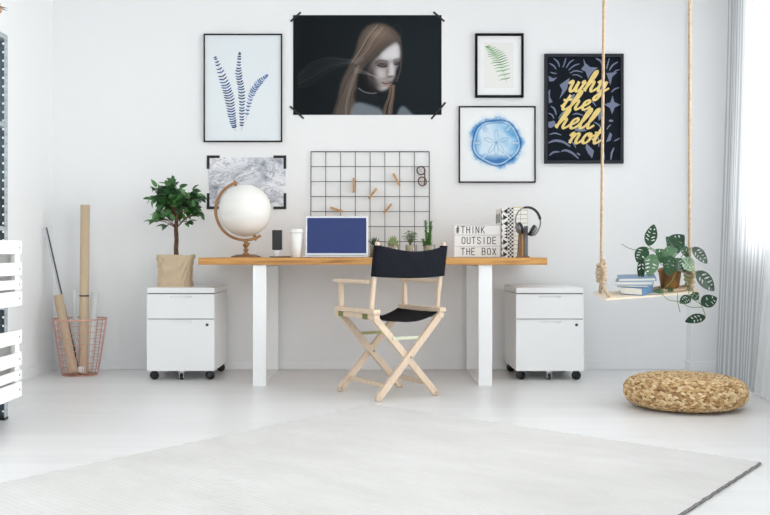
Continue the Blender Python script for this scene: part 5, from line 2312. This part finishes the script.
def holed_leaf(mb, base, tip, width, face, m=0, curl=.12, seed=0):
    """oval leaf with slots between its side veins; base->tip along the midrib, 'face' = normal"""
    base, tip = Vector(base), Vector(tip)
    d = tip - base
    L = d.length
    d.normalize()
    f = Vector(face)
    f = (f - d * f.dot(d)).normalized()
    sd = d.cross(f)
    ns, nt = 30, 9
    r = random.Random(seed)
    nv = 4
    holes = []
    for s_ in (-1, 1):
        for q in range(nv):
            if r.random() < .85:
                holes.append((s_, .18 + .66 * (q + .5) / nv + r.uniform(-.02, .02), r.uniform(.40, .5), r.uniform(.022, .032), r.uniform(.25, .33)))

    def wid(s_):
        return width / 2 * (math.sin(PI * min(1, s_ ** .72)) ** .75) if 0 < s_ < 1 else 0

    def pt(s_, t):
        w = wid(s_)
        return base + d * (L * (s_ + .10 * abs(t) * (w / (width / 2)) * 0.6)) + sd * (w * t) + f * (-curl * L * s_ * s_ + .16 * w * abs(t) - .05 * w * t * t)

    idx = {}

    def vid(i, j):
        if (i, j) not in idx:
            idx[(i, j)] = len(vs)
            vs.append(pt(i / ns, j / nt))
        return idx[(i, j)]
    vs, fs = [], []
    for i in range(ns):
        for j in range(-nt, nt):
            sc_, tc = (i + .5) / ns, (j + .5) / nt
            cut = False
            for (s_, hs, ht, ra, rt) in holes:
                if (tc > 0) == (s_ > 0):
                    u_ = (sc_ - hs - .06 * (abs(tc) - ht)) / ra
                    v_ = (abs(tc) - ht) / rt
                    if u_ * u_ + v_ * v_ < 1:
                        cut = True
            if not cut:
                fs.append((vid(i, j), vid(i + 1, j), vid(i + 1, j + 1), vid(i, j + 1)))
    mb.add(vs, fs, m, True)


YM = pb.y
stems, lv, lvp = MB(), MB(), MB()
# (base px, tip px, width px, depth offset, face, pale)
leaves = [
    ((648.5, 246.0), (653.6, 225.5), 10.5, -.02, (-.35, -1, .1), 0),
    ((646.0, 247.0), (637.5, 261.0), 12, -.03, (-.4, -1, .3), 0),
    ((641.8, 258.0), (640.5, 280.5), 7.5, -.05, (-.75, -.8, .2), 0),
    ((652.5, 254.0), (649.5, 275.0), 13, -.06, (-.2, -1, .35), 1),
    ((668.0, 249.0), (683.5, 235.8), 14.5, .02, (.2, -1, .5), 0),
    ((679.5, 252.5), (667.5, 237.5), 11, -.02, (-.2, -1, .5), 0),
    ((684.0, 249.0), (676.0, 237.8), 9.5, .04, (.3, -1, .3), 0),
    ((668.0, 262.0), (657.0, 250.0), 12, -.03, (-.3, -1, .6), 0),
    ((672.0, 256.0), (668.5, 274.5), 12.5, -.075, (-.1, -1, .25), 0),
    ((676.0, 258.0), (684.5, 272.0), 10.5, -.07, (.3, -1, .3), 0),
    ((683.0, 258.0), (693.5, 270.0), 14, -.055, (.4, -1, .35), 1),
    ((662.0, 256.0), (676.5, 249.0), 11, -.05, (0, -.8, .8), 1),
    ((692.0, 247.5), (707.4, 262.0), 12.5, -.01, (.3, -1, .55), 0),
    ((695.8, 271.5), (714.2, 289.4), 15, -.07, (.3, -1, .35), 0),
    ((701.0, 304.5), (716.0, 297.6), 12.5, -.07, (.1, -1, .7), 0),
    ((705.5, 316.5), (686.5, 320.8), 9.5, -.08, (0, -1, .8), 0),
    ((690.5, 296.5), (680.5, 302.5), 8.5, -.085, (-.1, -1, .6), 0),
    ((692.0, 299.0), (698.0, 293.0), 8, -.08, (.2, -1, .6), 0),
    ((664.0, 291.5), (654.0, 291.0), 5.5, -.10, (0, -.9, .9), 0),
    ((667.5, 290.5), (673.5, 290.0), 5.5, -.105, (0, -.9, .9), 0),
    ((664.0, 252.0), (660.5, 262.0), 10, -.04, (-.3, -1, .3), 0),
    ((689.0, 256.0), (681.0, 246.0), 9, .01, (.2, -1, .4), 0),
    ((674.0, 248.0), (666.0, 255.0), 10, -.06, (-.2, -1, .6), 1),
]
for i, (b, t, w, dy, fc, pale) in enumerate(leaves):
    Yl = YM + dy
    B, T = at(b[0], b[1], Yl), at(t[0], t[1], Yl - .012)
    holed_leaf(lvp if pale else lv, B, T + (T - B) * .06, w * 1.16 / F * Yl, fc, 0, .08, i + 1)
    if b[1] < 285:
        root = pc + Vector((rng.uniform(-.025, .025), rng.uniform(-.02, .02), -.006))
        m_ = root * .45 + B * .55 + Vector((0, 0, .018))
        stems.tube(cr([root, m_, B], 6), .0017, 5)
edge = pb + BN * hh + Vector((.045, -.045, .002))
for path in ([edge, at(689, 284, YM - .085), at(694, 292, YM - .09), at(700, 303, YM - .08), at(703.5, 310, YM - .08), at(705.5, 316.5, YM - .08)],
             [pb + BN * hh + Vector((.02, -.058, .002)), at(671, 282, YM - .10), at(662, 291, YM - .11), at(668, 299.5, YM - .115), at(680, 302, YM - .1), at(690, 307, YM - .1), at(703, 307.2, YM - .08)],
             [edge, at(688, 280, YM - .08), at(692, 278, YM - .08), at(695.8, 271.5, YM - .07)],
             [at(677.5, 293, YM - .112), at(677.8, 302, YM - .112), at(680, 312, YM - .105)],
             [edge + Vector((.003, -.01, 0)), at(688.0, 290, YM - .095), at(690.5, 296.5, YM - .085), at(700, 304, YM - .08)],
             [pc, at(655, 250, YM - .02), at(641, 250.5, YM - .01), at(630, 248.5, YM), at(621.5, 244, YM)],
             [at(666, 291, YM - .105), at(663.5, 291.5, YM - .105), at(658, 293, YM - .1)]):
    stems.tube(cr(path, 8), .0016, 5)
stems.build('vines', M['stem_green'], mo)
lv.build('leaves', M['monstera'], mo)
o = lvp.build('leaves', M['monstera_light'], mo)
o['label'] = 'paler green holed leaves'

# =================================================================== POUF
px_, py_ = 1.548, 4.70
PR, PHt = 0.300, 0.158
pf = thing('woven_pouf', (px_, py_, 0), 'low round braided straw floor pouf by the curtain', 'pouf')


def prof_p(s):
    """superellipse half-profile from the underside edge (s=0) to the top centre (s=1)"""
    a = -PI / 2 * .86 + s * (PI / 2 * 1.86)
    c, s_ = math.cos(a), math.sin(a)
    x = abs(c) ** .36
    z = abs(s_) ** .85 * (1 if s_ > 0 else -1)
    return x, z


path = []
for i in range(200):
    x, z = prof_p(1 - (1 - i / 199) ** 2.6)
    path.append((x * (PR - .012), PHt / 2 + z * (PHt / 2 - .008)))
    if a_ is None:
        pass
# resample rings of braid at even spacing
d = [0]
for i in range(1, 200):
    d.append(d[-1] + math.hypot(path[i][0] - path[i - 1][0], path[i][1] - path[i - 1][1]))
sp_ = 0.0190
rings = []
t = 0.004
while t < d[-1] - .001:
    i = next(q for q in range(200) if d[q] >= t)
    i0 = max(i - 1, 0)
    i1 = min(i + 1, 199)
    tr, tz = path[i1][0] - path[i0][0], path[i1][1] - path[i0][1]
    L = math.hypot(tr, tz) or 1
    rings.append((path[i][0], path[i][1], tr / L, tz / L))
    t += sp_
k = MB()
pr = random.Random(77)
for ri_, (r, z, tr, tz) in enumerate(rings):
    if r < .003:
        continue
    n = max(6, int(2 * PI * r / 0.0245))
    for row in (-1, 1):
        for i in range(n):
            a = 2 * PI * (i + (.5 if row > 0 else 0) + .37 * ri_) / n
            er = Vector((math.cos(a), math.sin(a), 0))
            et = Vector((-math.sin(a), math.cos(a), 0))
            S = er * tr + Vector((0, 0, tz))
            Nn = er * tz - Vector((0, 0, tr))
            j = lambda q: pr.uniform(-q, q)
            c = Vector((px_, py_, z)) + er * r + S * (row * sp_ * .23 + j(.001)) + Nn * j(.0012)
            A_ = (et * 1.0 + S * (row * -.38 + j(.10))).normalized()
            L_ = 0.0165 * pr.uniform(.9, 1.1)
            # fat strap of leaf fibre: a spindle of five rings
            prf = ((-1, .15), (-.55, .8), (0, 1.0), (.55, .8), (1, .15))
            Bv = Nn.cross(A_).normalized()
            vs, fs = [], []
            for (u_, w_) in prf:
                for q in range(6):
                    an = 2 * PI * q / 6
                    vs.append(c + A_ * (L_ * u_) + Bv * (.0066 * w_ * math.cos(an)) + Nn * ((.0072 * w_) * math.sin(an) - .004 * u_ * u_ + .003))
            for i2 in range(4):
                for q in range(6):
                    fs.append((i2 * 6 + q, i2 * 6 + (q + 1) % 6, (i2 + 1) * 6 + (q + 1) % 6, (i2 + 1) * 6 + q))
            fs.append((5, 4, 3, 2, 1, 0))
            fs.append(tuple(24 + q for q in range(6)))
            k.add(vs, fs, 0, True)
lo = min(v[2] for v in k.v)
k.v = [(a, b, max(c, 0.0005)) for a, b, c in k.v]
wv = k.build('braided_cover', M['weave'], pf)
k = MB()
core = [(max(0.0, (x - .004)), max(0.0008, z)) for x, z in path[::8]]
core = [(0.0, .001)] + core + [(0.0, PHt - .012)]
k.lathe([(r, z - .003 if z > .01 else z) for r, z in core], (px_, py_, 0), 48)
k.build('core', M['weave_core'], pf)

# =================================================================== CURTAINS


def curtain(name, label, pts_top, pts_bot, ztop, zbot, m, nfold, amp, uvn=160, rows_=26, seed=1):
    ct = cr(pts_top, 40)
    cb = cr(pts_bot, 40)
    n = len(ct) - 1

    def fn(u, v):
        q = u * n
        i = min(int(q), n - 1)
        f_ = q - i
        a = Vector(ct[i]).lerp(Vector(ct[i + 1]), f_)
        b = Vector(cb[i]).lerp(Vector(cb[i + 1]), f_)
        w = v ** 1.35          # v 0 top, 1 floor
        p = a.lerp(b, w)
        ph = u * nfold * 2 * PI + seed
        am = amp * (0.75 + .35 * v)
        x = p.x + am * math.sin(ph + .5 * math.sin(3 * v + u * 4)) + .3 * am * math.sin(ph * 2.3 + 2 * v)
        y = p.y + .25 * am * math.cos(ph)
        x = min(x, XR - .024)
        return (x, y, ztop + (zbot - ztop) * v)
    k = MB()
    k.keep = True
    k.grid(fn, uvn, rows_, 0, True, uv=True)
    return tag(k.build(name, m), label, 'curtain', 'curtains at the window')


curtain('striped_curtain', 'grey and white striped linen curtain reaching the floor beside the pouf',
        [(2.256, 6.02), (2.258, 5.80), (2.256, 5.45), (2.250, 4.85)], [(2.172, 6.02), (2.165, 5.74), (2.125, 5.40), (2.08, 5.13)],
        2.58, 0.006, M['curtain_stripe'], 5.5, .013, 220)
curtain('sheer_curtain', 'plain sheer white curtain in front of the window at the right edge',
        [(2.21, 5.02), (2.205, 4.9), (2.20, 4.75), (2.20, 4.6)], [(2.05, 5.05), (2.04, 4.9), (2.05, 4.75), (2.06, 4.6)],
        2.58, 0.008, M['curtain_sheer'], 5, .016, 120, seed=4)
rod_ = thing('curtain_rod', (2.235, 4.7, 2.6), 'white curtain rod above the window', 'curtain rod')
k = MB()
k.tube([(2.235, 3.55, 2.6), (2.235, 6.08, 2.6)], .012, 12)
k.build('rail', M['window_white'], rod_)
k = MB()
for y in (3.7, 4.85, 6.0):
    k.box(2.225, XR, y - .01, y + .01, 2.585, 2.615)
k.build('brackets', M['window_white'], rod_)

# =================================================================== LIGHT
w = bpy.data.worlds.new('overcast_sky')
SC.world = w
w.use_nodes = True
bg = w.node_tree.nodes['Background']
bg.inputs[0].default_value = (0.985, 0.985, 1.0, 1)
bg.inputs[1].default_value = 2.3


def area(name, loc, rot, sx, sy, e, c=(1, 1, 1), spread=180):
    l = bpy.data.lights.new(name, 'AREA')
    l.shape = 'RECTANGLE'
    l.spread = math.radians(spread)
    l.size, l.size_y, l.energy, l.color = sx, sy, e, c
    o = bpy.data.objects.new(name, l)
    COL.objects.link(o)
    o.location, o.rotation_euler = loc, rot
    return o


# daylight through the window on the right
area('window_daylight', (XR + 0.35, (WY0 + WY1) / 2, 1.65), (0, PI / 2, 0), 1.7, 2.3, 84, (1, 0.995, 0.985), 110)
# added fill lamp outside the added second window, behind the photographer
area('added_rear_fill', (XR + 0.35, (W2Y0 + W2Y1) / 2, 1.28), (0, PI / 2, 0), 2.4, 2.3, 330, (1, 1, 0.995))
area('added_side_fill', (XL - 0.3, (W3Y0 + W3Y1) / 2, 1.28), (0, -PI / 2, 0), 2.4, 2.3, 45, (1, 1, 0.995))  # added fill lamp outside the added left-wall window

SC.view_settings.view_transform = 'Standard'
SC.view_settings.look = 'None'
SC.view_settings.gamma = 1
SC.view_settings.use_curve_mapping = False
SC.view_settings.exposure = -0.42
SC.cycles.max_bounces = 10
SC.cycles.diffuse_bounces = 6
SC.cycles.transparent_max_bounces = 16
SC.cycles.caustics_reflective = False
SC.cycles.caustics_refractive = False
